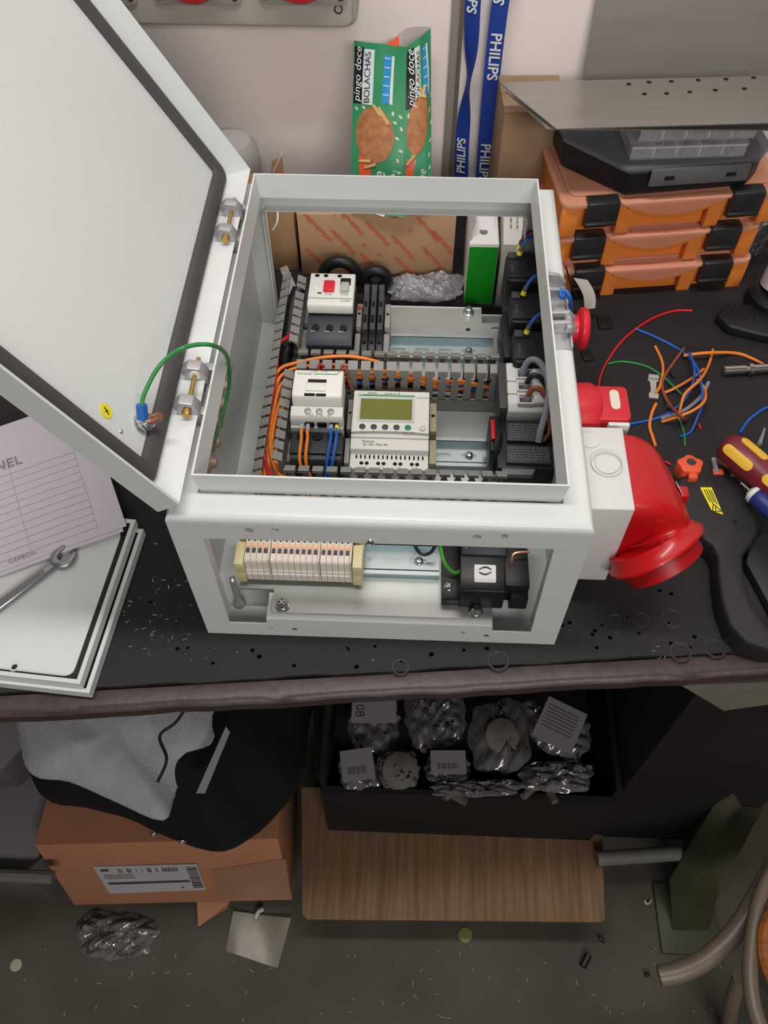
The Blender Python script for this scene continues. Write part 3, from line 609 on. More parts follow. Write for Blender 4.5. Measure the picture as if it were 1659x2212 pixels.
# ------------------------------------------------------------------ beige spring terminals behind the front opening
xs = 0.0375; pitch = 0.00515; TY = 0.0600; xx = xs; k = 0
def term_block(xx, label):
    r = thing('terminal_block', (xx+pitch/2, TY, RT), label, 'terminal block', 'beige spring terminals on the front rail')
    b = MB(); b.prism([(0.0330, RT), (0.0330, 0.0560), (0.0345, 0.0580), (0.0345, 0.0690), (0.0360, 0.0710), (0.0560, 0.0745), (0.0850, 0.0710), (0.0870, RT)], (xx, 0, 0), Y, Z, 0, pitch-0.0002); b.build('housing', M_tan, r, bevel=0.0003, bseg=1)
    b = MB(); b.box(xx+0.0009, xx+pitch-0.0011, 0.0418, 0.0462, 0.0716, 0.0731); b.build('wire_entry', mat('entry_grey', (70, 62, 66), 0.6), r)
    b = MB(); b.box(xx+0.0008, xx+pitch-0.0010, 0.0470, 0.0500, 0.0722, 0.0742); b.build('push_button', mat('pale_orange', (238, 176, 132), 0.5), r, label='pale orange release button')
    b = MB(); b.lathe((xx+pitch/2, 0.0535, 0.0741), Z, [(0.0011, -0.0005), (0.0011, 0.0003), (0.0008, 0.0003)], 10); b.build('test_hole', M_hole, r)
    b = MB(); b.box(xx+0.0002, xx+pitch-0.0003, 0.0322, 0.0332, 0.0500, 0.0530); b.build('marker_strip', M_white2, r)
for grp, nn in enumerate((4, 8, 5)):
    for i in range(nn):
        lab = ('first', 'second', 'third', 'fourth', 'fifth', 'sixth', 'seventh', 'eighth')[i]+' beige spring terminal from the hinge side in the '+('group of four', 'middle group of eight', 'group of five')[grp]
        term_block(xx, lab); xx += pitch
    b = MB(); b.box(xx, xx+0.0012, 0.0330, 0.0880, RT, 0.0752); tag(b.build('end_plate', M_tan), ('beige partition plate after the group of four terminals', 'beige partition plate after the group of eight terminals', 'beige partition plate after the group of five terminals')[grp], 'partition plate', 'terminal partition plates'); xx += 0.0016
end_stop(0.0290, 0.0605, RT, 0.030, 0.0080, 0.060, M_end, 'yellow beige end stop at the cabinet wall end of the terminal row')
end_stop(xx+0.0003, 0.0605, RT, 0.030, 0.0085, 0.060, M_end, 'yellow beige end stop closing the terminal row on the front rail')

# ------------------------------------------------------------------ black switch block behind the front opening
sb = thing('switch_block', (0.245, 0.040, PZ), 'black switch body with white logo sticker behind the front opening', 'switch')
b = MB(); b.box(0.2075, 0.2230, 0.0175, 0.0900, PZ, 0.0440); b.build('mounting_foot', M_black, sb, bevel=0.0008)
b = MB(); screw(b, (0.2135, 0.0300, 0.0440), Z, 0.0034, 0.003, washer=0.0040); b.build('screw', M_steel, sb)
b = MB(); b.prism([(0.0160, PZ), (0.0160, 0.0450), (0.0180, 0.0600), (0.0480, 0.0680), (0.0480, PZ)], (0.2225, 0, 0), Y, Z, 0, 0.0380); b.build('body', M_black, sb, bevel=0.001)
b = MB(); b.prism([(0.0480, PZ), (0.0480, 0.0700), (0.0560, 0.0760), (0.0900, 0.0760), (0.0900, PZ)], (0.2235, 0, 0), Y, Z, 0, 0.0380); b.build('body_rear', M_dark2, sb, bevel=0.001)
b = MB(); b.box(0.2605, 0.2810, 0.0220, 0.0900, 0.0380, 0.0640); b.box(0.2650, 0.2805, 0.0140, 0.0230, 0.0380, 0.0560); b.build('contact_side', M_black, sb, bevel=0.001)
tl, tv = Vector((0.2435, 0.0330, 0.0642)), Vector((0, 0.0300, 0.0080)).normalized()
b = MB(); b.prism(rrect(-0.0092, 0.0092, -0.0078, 0.0078, 0.001), tl, X, tv, 0, 0.0003); b.build('sticker', mat('sticker_white', (200, 198, 196), 0.5), sb, label='white sticker with a black swirl emblem')
b = MB(); nn_ = X.cross(tv)
for s in (1, -1):
    pts = [(s*(-0.0058+0.0118*t), s*(0.0012+0.0028*math.sin(t*3.0))) for t in [i/10 for i in range(11)]]
    low = [(s*(-0.0050+0.0100*t), s*(0.0006+0.0018*math.sin(t*3.0))) for t in [i/10 for i in range(11)]]
    b.prism([(x*0.95, y+0.0024) for x, y in pts+low[::-1]], tl, X, tv, 0.0003, 0.0005)
b.build('emblem', M_ink, sb)
b = MB(); b.tube([(0.2660, 0.0400, 0.0640), (0.2655, 0.0420, 0.0720), (0.2680, 0.0470, 0.0760), (0.2800, 0.0490, 0.0760)], 0.0012, 8, 5); b.build('copper_link', M_copper, sb)
b = MB(); screw(b, (0.2275, 0.0560, 0.0755), Z, 0.0032, 0.004, washer=0.0038); b.build('clamp_screw', M_steel, sb)
wire('earth_wire', [at(948, 1150, y=0.06), at(952, 1185, y=0.052), at(962, 1218, y=0.043), at(982, 1237, y=0.040), at(999, 1225, y=0.045), Vector((0.2275, 0.0560, 0.0790))], 0.0017, W_gy, 'green and yellow earth wire looping to the black switch block')
wire('black_wire', [at(893, 1155, y=0.075), at(897, 1180, y=0.068), at(910, 1197, y=0.064), at(928, 1195, y=0.064), at(940, 1178, y=0.068), at(944, 1150, y=0.075)], 0.0016, W_blk, 'black wire hanging in a loop above the front rail')

# ------------------------------------------------------------------ disconnector on the right wall
dc = thing('load_disconnector', (0.285, 0.185, 0.06), 'black disconnector with white three pole terminal head on the latch side wall', 'switch')
wx0, wx1, wz = 0.2660, 0.3040, 0.1000
b = MB(); b.prism([(0.1900, 0.075), (0.1900, 0.094), (0.1960, 0.100), (0.2465, 0.100), (0.2480, 0.098), (0.2480, 0.075)], (wx0, 0, 0), Y, Z, 0, wx1-wx0); b.build('terminal_head', M_white2, dc, bevel=0.0012)
for i in range(3):
    yy = 0.1985+i*0.0160
    b = MB(); b.plate(rect(0.2745, 0.2890, yy-0.0060, yy+0.0060), [rect(0.2760, 0.2875, yy-0.0045, yy+0.0045)], (0, 0, 0), X, Y, 0.1000, 0.1030); b.build('terminal_frame', M_white2, dc)
    b = MB(); b.box(0.2765, 0.2870, yy-0.0040, yy+0.0035, 0.1000, 0.1004); b.build('terminal_slot', mat('slot_grey', (74, 74, 76), 0.6), dc)
    b = MB(); b.prism([(yy-0.0055, 0.099), (yy-0.0055, 0.104), (yy, 0.109), (yy+0.0055, 0.104), (yy+0.0055, 0.099)], (0.2885, 0, 0), Y, Z, 0, 0.0140); b.build('terminal_shoulder', M_white2, dc, bevel=0.0015)
b = MB()
for yy in (0.2065, 0.2225): b.box(0.2655, 0.3045, yy-0.0004, yy+0.0004, 0.0985, 0.1003)
b.build('pole_gap', M_inkg, dc)
b = MB(); b.box(0.2585, 0.2662, 0.1920, 0.2500, 0.060, 0.0965); b.build('side_flange', mat('flange_grey', (66, 66, 66), 0.5), dc, bevel=0.0006)
b = MB(); b.box(0.2560, 0.3060, 0.1350, 0.1930, 0.048, 0.0800); b.box(0.2500, 0.2590, 0.1520, 0.1930, 0.048, 0.084); b.build('body', M_black, dc, bevel=0.001)
b = MB(); b.box(0.2655, 0.3000, 0.1640, 0.1860, 0.0800, 0.0840); b.build('rating_plate', mat('charcoal_label', (62, 63, 68), 0.55, noise=0.35, nscale=350), dc, bevel=0.0006)
b = MB(); b.box(0.2640, 0.3040, 0.1380, 0.1580, 0.0800, 0.0845); b.build('rating_plate', MATS['charcoal_label'], dc, bevel=0.0006)
b = MB()
_r = random.Random(6)
for i in range(6):
    xx = 0.2680
    while xx < 0.296:
        l_ = _r.uniform(0.0012, 0.0045); b.box(xx, min(xx+l_, 0.2975), 0.1835-i*0.0030-0.0005, 0.1835-i*0.0030+0.0005, 0.0840, 0.08415); xx += l_+0.0010
for i in range(5):
    xx = 0.2665
    while xx < 0.300:
        l_ = _r.uniform(0.0012, 0.0045); b.box(xx, min(xx+l_, 0.3020), 0.1550-i*0.0032-0.0005, 0.1550-i*0.0032+0.0005, 0.0845, 0.08465); xx += l_+0.0010
b.build('small_print', mat('faint_print', (104, 104, 106), 0.6), dc, kind='stuff')
b = MB(); b.prism([(0.2600, 0.1280), (0.2870, 0.1280), (0.2905, 0.1350), (0.2600, 0.1350)], (0, 0, 0), X, Y, 0.074, 0.0800); b.prism([(0.252, 0.1300), (0.2605, 0.1290), (0.2605, 0.1345), (0.2550, 0.1345)], (0, 0, 0), X, Y, 0.066, 0.073); b.build('grey_tab', mat('tab_grey', (112, 112, 114), 0.5), dc, bevel=0.0008)
b = MB(); b.box(0.2505, 0.2545, 0.1620, 0.1850, 0.0835, 0.0885); b.build('red_lever', M_red, dc, bevel=0.001); 
b = MB(); b.tube([(0.2590, 0.1720, 0.085), (0.2560, 0.1600, 0.086), (0.2545, 0.1500, 0.078), (0.2545, 0.1440, 0.066)], 0.0032, 8, 5); b.build('lever_arm', M_black, dc)
for i, (mt, lb) in enumerate(((W_brn, 'brown supply wire bent from the disconnector to the cabinet wall'), (W_blk, 'black supply wire bent from the disconnector to the cabinet wall'), (W_gry, 'grey supply wire arching from the disconnector to its lower terminals'))):
    yy = 0.1985+i*0.0160; r_ = (0.0026, 0.0026, 0.0030)[i]
    if i < 2: pts = [(0.2835, yy, 0.1015), (0.2838, yy+0.001, 0.1065), (0.2870, yy+0.003, 0.1130), (0.2930, yy+0.002, 0.1140), (0.3000, yy-0.003, 0.1080), (0.3040, yy-0.012, 0.0960), (0.3045, yy-0.030, 0.0880)]
    else: pts = [(0.2805, yy, 0.1020), (0.2810, yy+0.001, 0.1080), (0.2850, yy+0.003, 0.1170), (0.2920, yy, 0.1200), (0.2985, yy-0.010, 0.1180), (0.3015, yy-0.028, 0.1130), (0.2985, yy-0.050, 0.1050), (0.2945, yy-0.064, 0.0960), (0.2930, yy-0.071, 0.0880)]
    wr = thing('supply_wire', pts[0], lb, 'wire', 'thick supply wires on the disconnector')
    b = MB(); b.tube(pts, r_, 10, 6); b.build('wire', mt, wr)
    b = MB(); b.cyl((pts[0][0], pts[0][1], 0.1005), (pts[1][0], pts[1][1], pts[1][2]-0.0005), r_+0.0008, seg=12); b.build('ferrule', W_gry, wr)
wire('control_wire', [(0.3050, 0.1950, 0.118), (0.3045, 0.1800, 0.108), (0.3030, 0.1680, 0.095), (0.2980, 0.1620, 0.0865)], 0.0014, W_brn, 'thin brown wire running down the latch side cabinet wall')

# ------------------------------------------------------------------ push button contact blocks on the right wall
cbl = ('black contact block beside the off-white carton', 'middle black contact block of the three on the cabinet wall', 'black contact block next to the disconnector head')
for i in range(3):
    P = [(0.2690, 0.388, 0.118), (0.2710, 0.335, 0.112), (0.2720, 0.285, 0.108)][i]
    q = thing('contact_block', (P[0]+0.016, P[1]-0.02, P[2]-0.04), cbl[i], 'contact block', 'black push button contact blocks')
    bx, by, bz = P
    b = MB(); b.prism([(bx, by-0.043), (bx, by-0.010), (bx+0.003, by-0.002), (0.3080, by-0.002), (0.3080, by-0.046), (bx+0.004, by-0.046)], (0, 0, 0), X, Y, bz-0.045, bz); b.build('housing', M_black, q, bevel=0.001)
    b = MB(); b.box(bx+0.0015, bx+0.022, by-0.042, by-0.016, bz, bz+0.0022); b.build('front_panel', mat('panel_black', (34, 34, 37), 0.35), q, bevel=0.0006)
    b = MB(); b.box(bx+0.002, bx+0.0105, by-0.013, by-0.004, bz-0.001, bz+0.003); b.build('terminal_cap', mat('cap_charcoal', (66, 66, 66), 0.5), q, bevel=0.001)
    b = MB(); textmb(b, ('ZBV-B3', 'ZBE-102', 'ZBV-B4')[i], (bx+0.006, by-0.029, bz+0.0022), -Y*-1, -X, 0.0036); b.build('lettering', mat('faint_print', (104, 104, 106), 0.6), q)
    b = MB(); b.box(0.3085-0.006, 0.3085, by-0.040, by-0.006, bz-0.040, bz-0.006); b.build('collar', M_black, q)
    e = Vector((bx+0.0135, by-0.010, bz+0.003))
    for k, mt in enumerate((W_blue,) if i else (W_blue, W_red)):
        lb = ('blue wire with yellow marker on the contact block by the white carton', 'blue wire with yellow marker on the middle contact block', 'blue wire with yellow marker on the contact block by the disconnector')[i] if k == 0 else 'red wire with yellow marker on the contact block by the white carton'
        o = Vector((0, 0.008, 0.0015)) if k else Vector((0, 0, 0))
        wr = thing('control_wire', e+o, lb, 'wire', 'wires on the contact blocks')
        b = MB(); b.tube([e+o+Vector((0.002, 0.003, 0.008)), e+o+Vector((0.006, 0.007, 0.013)), e+o+Vector((0.0115, 0.012, 0.014)), Vector((0.3060, e.y+o.y+0.016, e.z+0.012)), Vector((0.3075, e.y+o.y+0.018, e.z+0.004))], 0.0017, 8, 6); b.build('wire', mt, wr)
        b = MB(); b.cyl(e+o+Vector((0.0005, 0.0005, 0.0045)), e+o+Vector((0.0022, 0.0033, 0.0085)), 0.0024, seg=10); b.build('sleeve', mat('sleeve_grey', (84, 84, 84), 0.5), wr)
        b = MB(); b.cyl(e+o+Vector((-0.0005, -0.001, 0.001)), e+o+Vector((0.0006, 0.0006, 0.0046)), 0.0027, seg=10); b.build('marker', M_yel, wr, label='yellow wire marker')
b = MB(); b.prism([(0.2640, 0.285), (0.2640, 0.318), (0.2690, 0.327), (0.2745, 0.330), (0.2745, 0.262), (0.2660, 0.262)], (0, 0, 0), X, Y, 0.060, 0.092); tag(b.build('auxiliary_contact', M_black, bevel=0.001), 'plain black auxiliary contact protruding over the rear rail end', 'contact block')

# ------------------------------------------------------------------ wires in the ducts
rw = thing('red_wire', (0.045, 0.2, PZ+0.02), 'red wire running down the hinge side duct over the orange bundle', 'wire')
b = MB(); b.tube([at(640, 700, z=0.075), at(626, 724, z=0.082), at(603, 745, z=0.085), at(597, 800, z=0.085), at(590, 850, z=0.088), at(578, 900, z=0.088), at(568, 955, z=0.086), at(574, 1000, z=0.078), at(590, 1035, z=0.066)], 0.0019, 8, 6); b.build('wire', W_red, rw)
ow = [
 ([at(820, 782, z=0.088), at(760, 770, z=0.092), at(700, 772, z=0.093), at(640, 784, z=0.092), at(605, 797, z=0.088), at(592, 830, z=0.080), at(580, 900, z=0.076), at(572, 1000, z=0.070), at(574, 1030, z=0.062)], 'orange wire arching highest over the crossing of the ducts'),
 ([at(760, 790, z=0.085), at(700, 788, z=0.088), at(640, 795, z=0.089), at(605, 815, z=0.086), at(590, 860, z=0.080), at(580, 930, z=0.078), at(580, 1000, z=0.072), at(590, 1030, z=0.064)], 'orange wire turning from the middle duct into the hinge side duct below the highest one'),
 ([at(700, 800, z=0.078), at(640, 810, z=0.082), at(608, 830, z=0.083), at(592, 880, z=0.082), at(583, 950, z=0.080), at(590, 1000, z=0.074), at(605, 1030, z=0.066)], 'orange wire lying in the middle of the bundle in the hinge side duct'),
 ([at(660, 815, z=0.070), at(625, 835, z=0.078), at(604, 870, z=0.080), at(590, 930, z=0.080), at(588, 985, z=0.076), at(600, 1020, z=0.070), at(625, 1035, z=0.062)], 'orange wire bending to the front duct beside the contactor'),
 ([at(640, 845, z=0.066), at(615, 870, z=0.074), at(605, 910, z=0.077), at(597, 960, z=0.077), at(596, 1000, z=0.072), at(612, 1030, z=0.064)], 'orange wire pressed against the inner wall of the hinge side duct'),
 ([at(618, 868, z=0.070), at(609, 900, z=0.072), at(600, 950, z=0.070), at(606, 995, z=0.066), at(630, 1024, z=0.060)], 'short orange wire slipping out of the hinge side duct slots'),
 ([at(600, 760, z=0.060), at(594, 820, z=0.066), at(572, 920, z=0.070), at(563, 990, z=0.068), at(566, 1030, z=0.060)], 'orange wire hugging the outer wall of the hinge side duct'),
]
for pts, lb in ow: wire('orange_wire', pts, 0.0018, W_or, lb, group='orange wires in the hinge side duct')
wire('black_cable', [at(646, 625, z=0.090), at(634, 660, z=0.082), at(624, 720, z=0.070), at(617, 770, z=0.060), at(612, 800, z=0.050)], 0.0072, mat('black_sleeve', (20, 20, 22), 0.5, bump=0.3, bscale=300), 'thick black sleeved cable in the rear of the hinge side duct', seg=12)
cols = [(W_or, 'orange'), (W_blue, 'blue'), (W_brn, 'brown'), (W_red, 'red')]
for i, (mt, cn, y_, z_, xa, xb, k) in enumerate(((W_or, 'orange', 0.2475, 0.082, 0.075, 0.205, 0), (W_or, 'orange', 0.2520, 0.079, 0.070, 0.222, 1), (W_or, 'orange', 0.2480, 0.074, 0.072, 0.235, 2), (W_or, 'orange', 0.2540, 0.073, 0.070, 0.252, 3), (W_blue, 'blue', 0.2490, 0.067, 0.115, 0.256, 4), (W_brn, 'brown', 0.2475, 0.060, 0.090, 0.256, 5), (W_or, 'orange', 0.2550, 0.064, 0.080, 0.256, 6), (W_blk, 'black', 0.2520, 0.058, 0.080, 0.250, 7), (W_red, 'red', 0.2560, 0.058, 0.100, 0.256, 8))):
    lab = ('uppermost orange wire in the middle duct, behind the contactor', 'orange wire second from the top of the middle duct bundle', 'orange wire in the middle of the middle duct bundle', 'orange wire at the rear of the middle duct bundle', 'blue wire lying in the middle duct under the orange ones', 'brown wire lying low in the middle duct', 'orange wire lying low in the middle duct', 'black wire on the bottom of the middle duct', 'red wire on the bottom of the middle duct')[i]
    pts = [Vector((xa+(xb-xa)*t/7, y_+0.0030*math.sin(t*1.7+i), z_-0.018*(max(0, t-3)/4)**1.5*(1 if z_ > 0.065 else 0.4)+0.0022*math.sin(t*2.3+i*2))) for t in range(8)]
    wire('duct_wire', pts, 0.0018, mt, lab, group='wires lying in the middle duct')
wire('duct_wire', [at(735, 805, z=0.094), at(741, 790, z=0.100), at(749, 800, z=0.098), at(753, 822, z=0.085), (0.1185, 0.2290, 0.075)], 0.0014, W_brn, 'brown wire hooking out of the middle duct beside the contactor')
wire('duct_wire', [at(690, 800, z=0.092), at(689, 788, z=0.096), (0.0930, 0.2450, 0.088), (0.0940, 0.2500, 0.078)], 0.0013, W_red, 'red wire rising behind the contactor cover', group=None)
wire('control_wire', [(0.0860, 0.1050, 0.088), (0.0950, 0.1110, 0.080), (0.1100, 0.1150, 0.075), (0.1250, 0.1100, 0.070)], 0.0015, W_blue, 'blue wire lying in the front duct')

# ================================================================== fitted on the outside of the right wall
es = thing('emergency_stop', (0.335, 0.290, 0.077), 'red mushroom emergency stop button on the cabinet side', 'push button')
ec = Vector((0.310, 0.290, 0.105))
b = MB(); b.lathe(ec, X, [(0.0150, 0), (0.0150, 0.004), (0.0135, 0.005)], 24); b.build('bezel', M_black, es)
b = MB(); b.lathe(ec, X, [(0.0140, 0.004), (0.0140, 0.026), (0.0185, 0.0275), (0.0208, 0.0295), (0.0208, 0.0325), (0.0190, 0.0355), (0.0120, 0.0375), (0.003, 0.0380)], 36); b.build('mushroom_head', mat('estop_red', (214, 36, 52), 0.38), es)
for (yy, zz, lb, mt) in ((0.345, 0.102, 'flush black push button behind the emergency stop', M_black), (0.235, 0.092, 'flush black push button between emergency stop and red rotary handle', M_black)):
    q = thing('push_button', (0.318, yy, zz-0.015), lb, 'push button', 'black push buttons on the cabinet side')
    b = MB(); b.lathe((0.310, yy, zz), X, [(0.0150, 0), (0.0150, 0.006), (0.0135, 0.0085), (0.0115, 0.0085)], 24); b.build('bezel', mt, q)
    b = MB(); b.lathe((0.310, yy, zz), X, [(0.0110, 0.0075), (0.0110, 0.0100), (0.0095, 0.0108)], 20); b.build('cap', M_dark2, q)
# red rotary handle of the disconnector
rh = thing('rotary_handle', (0.335, 0.158, 0.10), 'red rotary disconnector handle with pale lock slot on the cabinet side', 'handle')
hc = Vector((0.310, 0.158, 0.130))
b = MB(); b.box(0.310, 0.316, 0.128, 0.192, 0.100, 0.160); b.build('plate', M_red, rh, bevel=0.003)
b = MB(); b.lathe(hc, X, [(0.0270, 0.006), (0.0270, 0.020), (0.0240, 0.026), (0.020, 0.028)], 32); b.build('hub', mat('handle_red', (196, 36, 46), 0.45), rh)
b = MB(); b.prism(rrect(0.018, 0.052, -0.0195, 0.0190, 0.005), (0.310, 0.158, 0.112), X, Y, 0, 0.034); b.build('grip', MATS['handle_red'], rh, bevel=0.0015)
b = MB(); b.prism(rrect(0.0360, 0.0440, -0.0080, 0.0140, 0.0039), (0.310, 0.158, 0.1455), X, Y, 0, 0.0010); b.build('lock_slot', mat('slot_cream', (214, 206, 190), 0.5), rh, label='pale lock slot in the grip')
b = MB(); b.box(0.3420, 0.3600, 0.1330, 0.1372, 0.114, 0.1450); b.build('slider', M_white2, rh, bevel=0.001)

# appliance inlet with white box and red shroud
ai = thing('power_inlet', (0.345, 0.085, 0.04), 'white mounting box with angled red industrial plug inlet on the cabinet side', 'power inlet')
b = MB(); b.box(0.3102, 0.3520, 0.0440, 0.1270, 0.0400, 0.1500); b.build('mounting_box', mat('inlet_white', (206, 206, 203), 0.4), ai, bevel=0.0016, bseg=3)
kc = at(1311, 1004, z=0.150)
b = MB(); b.lathe(kc, Z, [(0.0128, 0), (0.0128, 0.0022), (0.0118, 0.0024), (0.0112, 0.0002)], 32, cap=False); b.lathe(kc, Z, [(0.0096, 0.0001), (0.0092, 0.0010), (0.0080, 0.0010)], 32); b.build('knockout', MATS['inlet_white'], ai, label='round cable knockout')
k2 = at(1273, 952, z=0.150)
b = MB(); b.lathe(k2, Z, [(0.0080, 0), (0.0080, 0.0014), (0.0070, 0.0016)], 24); b.build('knockout', MATS['inlet_white'], ai)
fc = at(1416, 1188, z=0.085); fa = Vector((0.56, -0.62, -0.55)).normalized()
n = 64; rings = []; bc = Vector((0.3520, 0.0855, 0.0950)); base = []; cdir = []
def rr_at(th, hx, hz, p):                                     # superellipse
    c_, s_ = math.cos(th), math.sin(th); r = 1.0/((abs(c_)/hx)**p+(abs(s_)/hz)**p)**(1/p); return r*c_, r*s_
for i in range(n):
    th = 2*math.pi*i/n; yy, zz = rr_at(th, 0.0412, 0.0545, 9)
    base.append(bc+Vector((0, -yy, zz)))
# ring directions start where the base starts and go round evenly the same way
d0 = Vector((0.5, -1, 0.0)); d0 = (d0-fa*d0.dot(fa)).normalized(); d1 = fa.cross(d0)
if d1.z < 0: d1 = -d1
for i in range(n):
    th = 2*math.pi*i/n; cdir.append(d0*math.cos(th)+d1*math.sin(th))
def cring(h, r): return [fc+fa*h+d*r for d in cdir]
c1 = cring(-0.010, 0.0370)
for k in range(11):
    t_ = k/10; rg_ = []
    for i in range(n):
        B0, C0 = base[i], c1[i]; cl = B0+X*min(0.042, 0.55*(C0-B0).length)
        rg_.append(B0*(1-t_)**2+cl*(2*t_*(1-t_))+C0*t_**2)
    rings.append(rg_)
b = MB(); b.loft(rings); b.build('shroud', M_red, ai, angle=32)
b = MB(); b.loft([cring(-0.0125, 0.0364), cring(-0.008, 0.0376), cring(-0.004, 0.0398), cring(-0.001, 0.0424), cring(0.001, 0.0426), cring(0.002, 0.0412), cring(0.002, 0.0350)]); b.build('flange', M_red, ai)
b = MB(); b.loft([cring(0.0, 0.0352), cring(0.016, 0.0340), cring(0.0175, 0.0310), cring(0.004, 0.0300)]); b.build('socket_collar', mat('red_plastic_deep', (158, 12, 18), 0.4), ai)
b = MB(); q_ = at(1472, 1062, z=0.125); b.box(q_.x-0.016, q_.x+0.006, q_.y-0.005, q_.y+0.006, q_.z-0.014, q_.z); b.build('catch', M_red, ai, bevel=0.001)
b = MB(); p0 = at(1360, 1183, y=0.0425); p1 = at(1430, 1165, y=0.0330); b.tube([p0, p0.lerp(p1, 0.5), p1], 0.0016, 8, 4, taper=lambda t: 0.3+0.7*t); b.build('moulded_rib', M_red, ai)
sc_ = rings[7]; k_ = max(range(n), key=lambda i: (sc_[i]-bc).dot(Vector((0.8, 0.2, 0.45)))); o_ = sc_[k_]; uS = (rings[8][k_]-rings[6][k_]).normalized(); vS = (sc_[(k_+1) % n]-sc_[k_-1]).normalized(); nS = uS.cross(vS)
if nS.dot(o_-fc) < 0: vS = -vS
b = MB(); b.prism(rrect(-0.007, 0.007, -0.0045, 0.0045, 0.002), o_, uS, vS, 0.0006, 0.0012); b.build('type_sticker', mat('sticker_silver', (176, 176, 176), 0.4), ai, label='small silver type sticker')
# blue wire curled on the hinge keeper
wire('blue_wire', [at(1231, 705, z=0.140), at(1233, 668, z=0.180), at(1231, 644, z=0.201), at(1222, 629, z=0.206), at(1211, 631, z=0.205), at(1213, 641, z=0.203), at(1222, 640, z=0.2045)], 0.0019, W_blue, 'blue wire curled through the cast hinge keeper')
# ================================================================== bench to the right of the cabinet
def bw(name, pix, r, mt, label, z0=None, dz=None):
    """loose wire lying on the mat; dz lifts single points where wires cross"""
    dz = dz or {}
    return wire(name, [at(x, y, z=r+dz.get(i, 0)) for i, (x, y) in enumerate(pix)], r, mt, label, group='loose wire offcuts on the mat')
bw('wire_offcut', [(1495, 671), (1455, 672), (1405, 690), (1350, 730), (1315, 775), (1298, 810), (1292, 838)], 0.0014, W_red, 'long red wire curving from the mat up to the red handle', dz={5: 0.01, 6: 0.02})
bw('wire_offcut', [(1372, 710), (1420, 730), (1470, 757), (1503, 790), (1515, 830), (1517, 870), (1505, 905), (1490, 935), (1468, 943)], 0.0015, W_blue, 'long blue wire bent over the pile from its free end to the mat', dz={3: 0.012, 4: 0.014, 5: 0.012, 6: 0.006})
bw('wire_offcut', [(1490, 762), (1500, 800), (1492, 840), (1462, 880), (1420, 903), (1356, 917)], 0.0015, W_blue, 'blue wire sweeping from the pile to the red handle', dz={0: 0.010, 1: 0.012, 2: 0.012, 3: 0.004})
bw('wire_offcut', [(1313, 786), (1345, 781), (1395, 791), (1430, 812), (1455, 835), (1472, 852)], 0.0013, W_grn, 'green wire with its upper part lying free on the mat', dz={4: 0.004})
bw('wire_offcut', [(1440, 874), (1455, 890), (1470, 912), (1478, 940), (1479, 964)], 0.0013, W_grn, 'short green wire at the near side of the wire pile')
bw('wire_offcut', [(1415, 748), (1428, 775), (1432, 800), (1425, 835), (1415, 850)], 0.0016, W_or, 'short orange wire standing alone at the edge of the wire pile')
bw('wire_offcut', [(1540, 755), (1530, 790), (1512, 820), (1480, 850), (1470, 880), (1465, 905)], 0.0016, W_or, 'orange wire running down through the crossing blue wires', dz={1: 0.004, 2: 0.018, 3: 0.018, 4: 0.008})
bw('wire_offcut', [(1520, 797), (1490, 820), (1455, 840), (1436, 848)], 0.0016, W_or, 'straight orange wire under the blue ones', dz={1: 0.006, 2: 0.004})
bw('wire_offcut', [(1505, 820), (1522, 840), (1522, 865), (1500, 885), (1465, 900), (1430, 911)], 0.0016, W_or, 'orange wire bent like a hook around the pile', dz={0: 0.008, 1: 0.008, 2: 0.018, 3: 0.018, 4: 0.012})
bw('wire_offcut', [(1477, 768), (1530, 762), (1590, 763), (1625, 775), (1660, 795), (1700, 830)], 0.0018, W_or, 'orange wire leading off to the metal pin', dz={0: 0.004, 1: 0.010})
bw('wire_offcut', [(1417, 872), (1408, 892), (1403, 920), (1410, 945), (1416, 964)], 0.0018, W_or, 'orange wire below the grey duct clip')
bw('wire_offcut', [(1477, 753), (1450, 790), (1432, 820), (1432, 845), (1447, 875), (1470, 898), (1482, 908)], 0.0018, W_brn, 'brown wire bent in a bow through the pile', dz={4: 0.004, 5: 0.020})
bw('wire_offcut', [(1530, 826), (1515, 855), (1485, 882), (1455, 895), (1428, 905)], 0.0022, W_gry, 'thick grey wire beneath the hooked orange one', dz={0: 0.0, 1: 0.0})
bw('wire_offcut', [(1517, 800), (1490, 822), (1462, 835)], 0.0015, W_red, 'short red wire beside the straight orange one', dz={1: 0.0})
bw('wire_offcut', [(1446, 798), (1452, 810), (1456, 816)], 0.0017, W_blk, 'short black and red stub in the middle of the pile')
bw('wire_offcut', [(1509, 915), (1513, 928)], 0.0013, W_red, 'tiny red stub lying on the open mat')
bw('wire_offcut', [(1437, 997), (1449, 1004)], 0.0013, W_red, 'tiny red stub beside the orange knob')
bw('wire_offcut', [(1598, 935), (1620, 905), (1662, 878), (1720, 870)], 0.0016, W_blue, 'blue wire leading to the screwdriver handle')
# grey duct clip
b = MB(); u_ = (at(1412, 870, z=0)-at(1410, 815, z=0)).normalized(); v_ = Z.cross(u_).normalized(); o_ = at(1410, 815, z=0.0)
b.prism([(0.0, -0.0055), (0.006, -0.0060), (0.008, -0.0035), (0.022, -0.0030), (0.026, -0.0055), (0.032, -0.0050), (0.032, 0.0050), (0.026, 0.0055), (0.022, 0.0030), (0.008, 0.0035), (0.006, 0.0060), (0.0, 0.0055)], o_, u_, v_, 0.0, 0.0016)
b.prism([(0, -0.0055), (0.005, -0.0060), (0.005, 0.0060), (0, 0.0055)], o_, u_, v_, 0.0016, 0.005); tag(b.build('duct_clip', mat('clip_grey', (168, 166, 158), 0.5), bevel=0.0005), 'small grey plastic clip among the loose wires', 'clip')
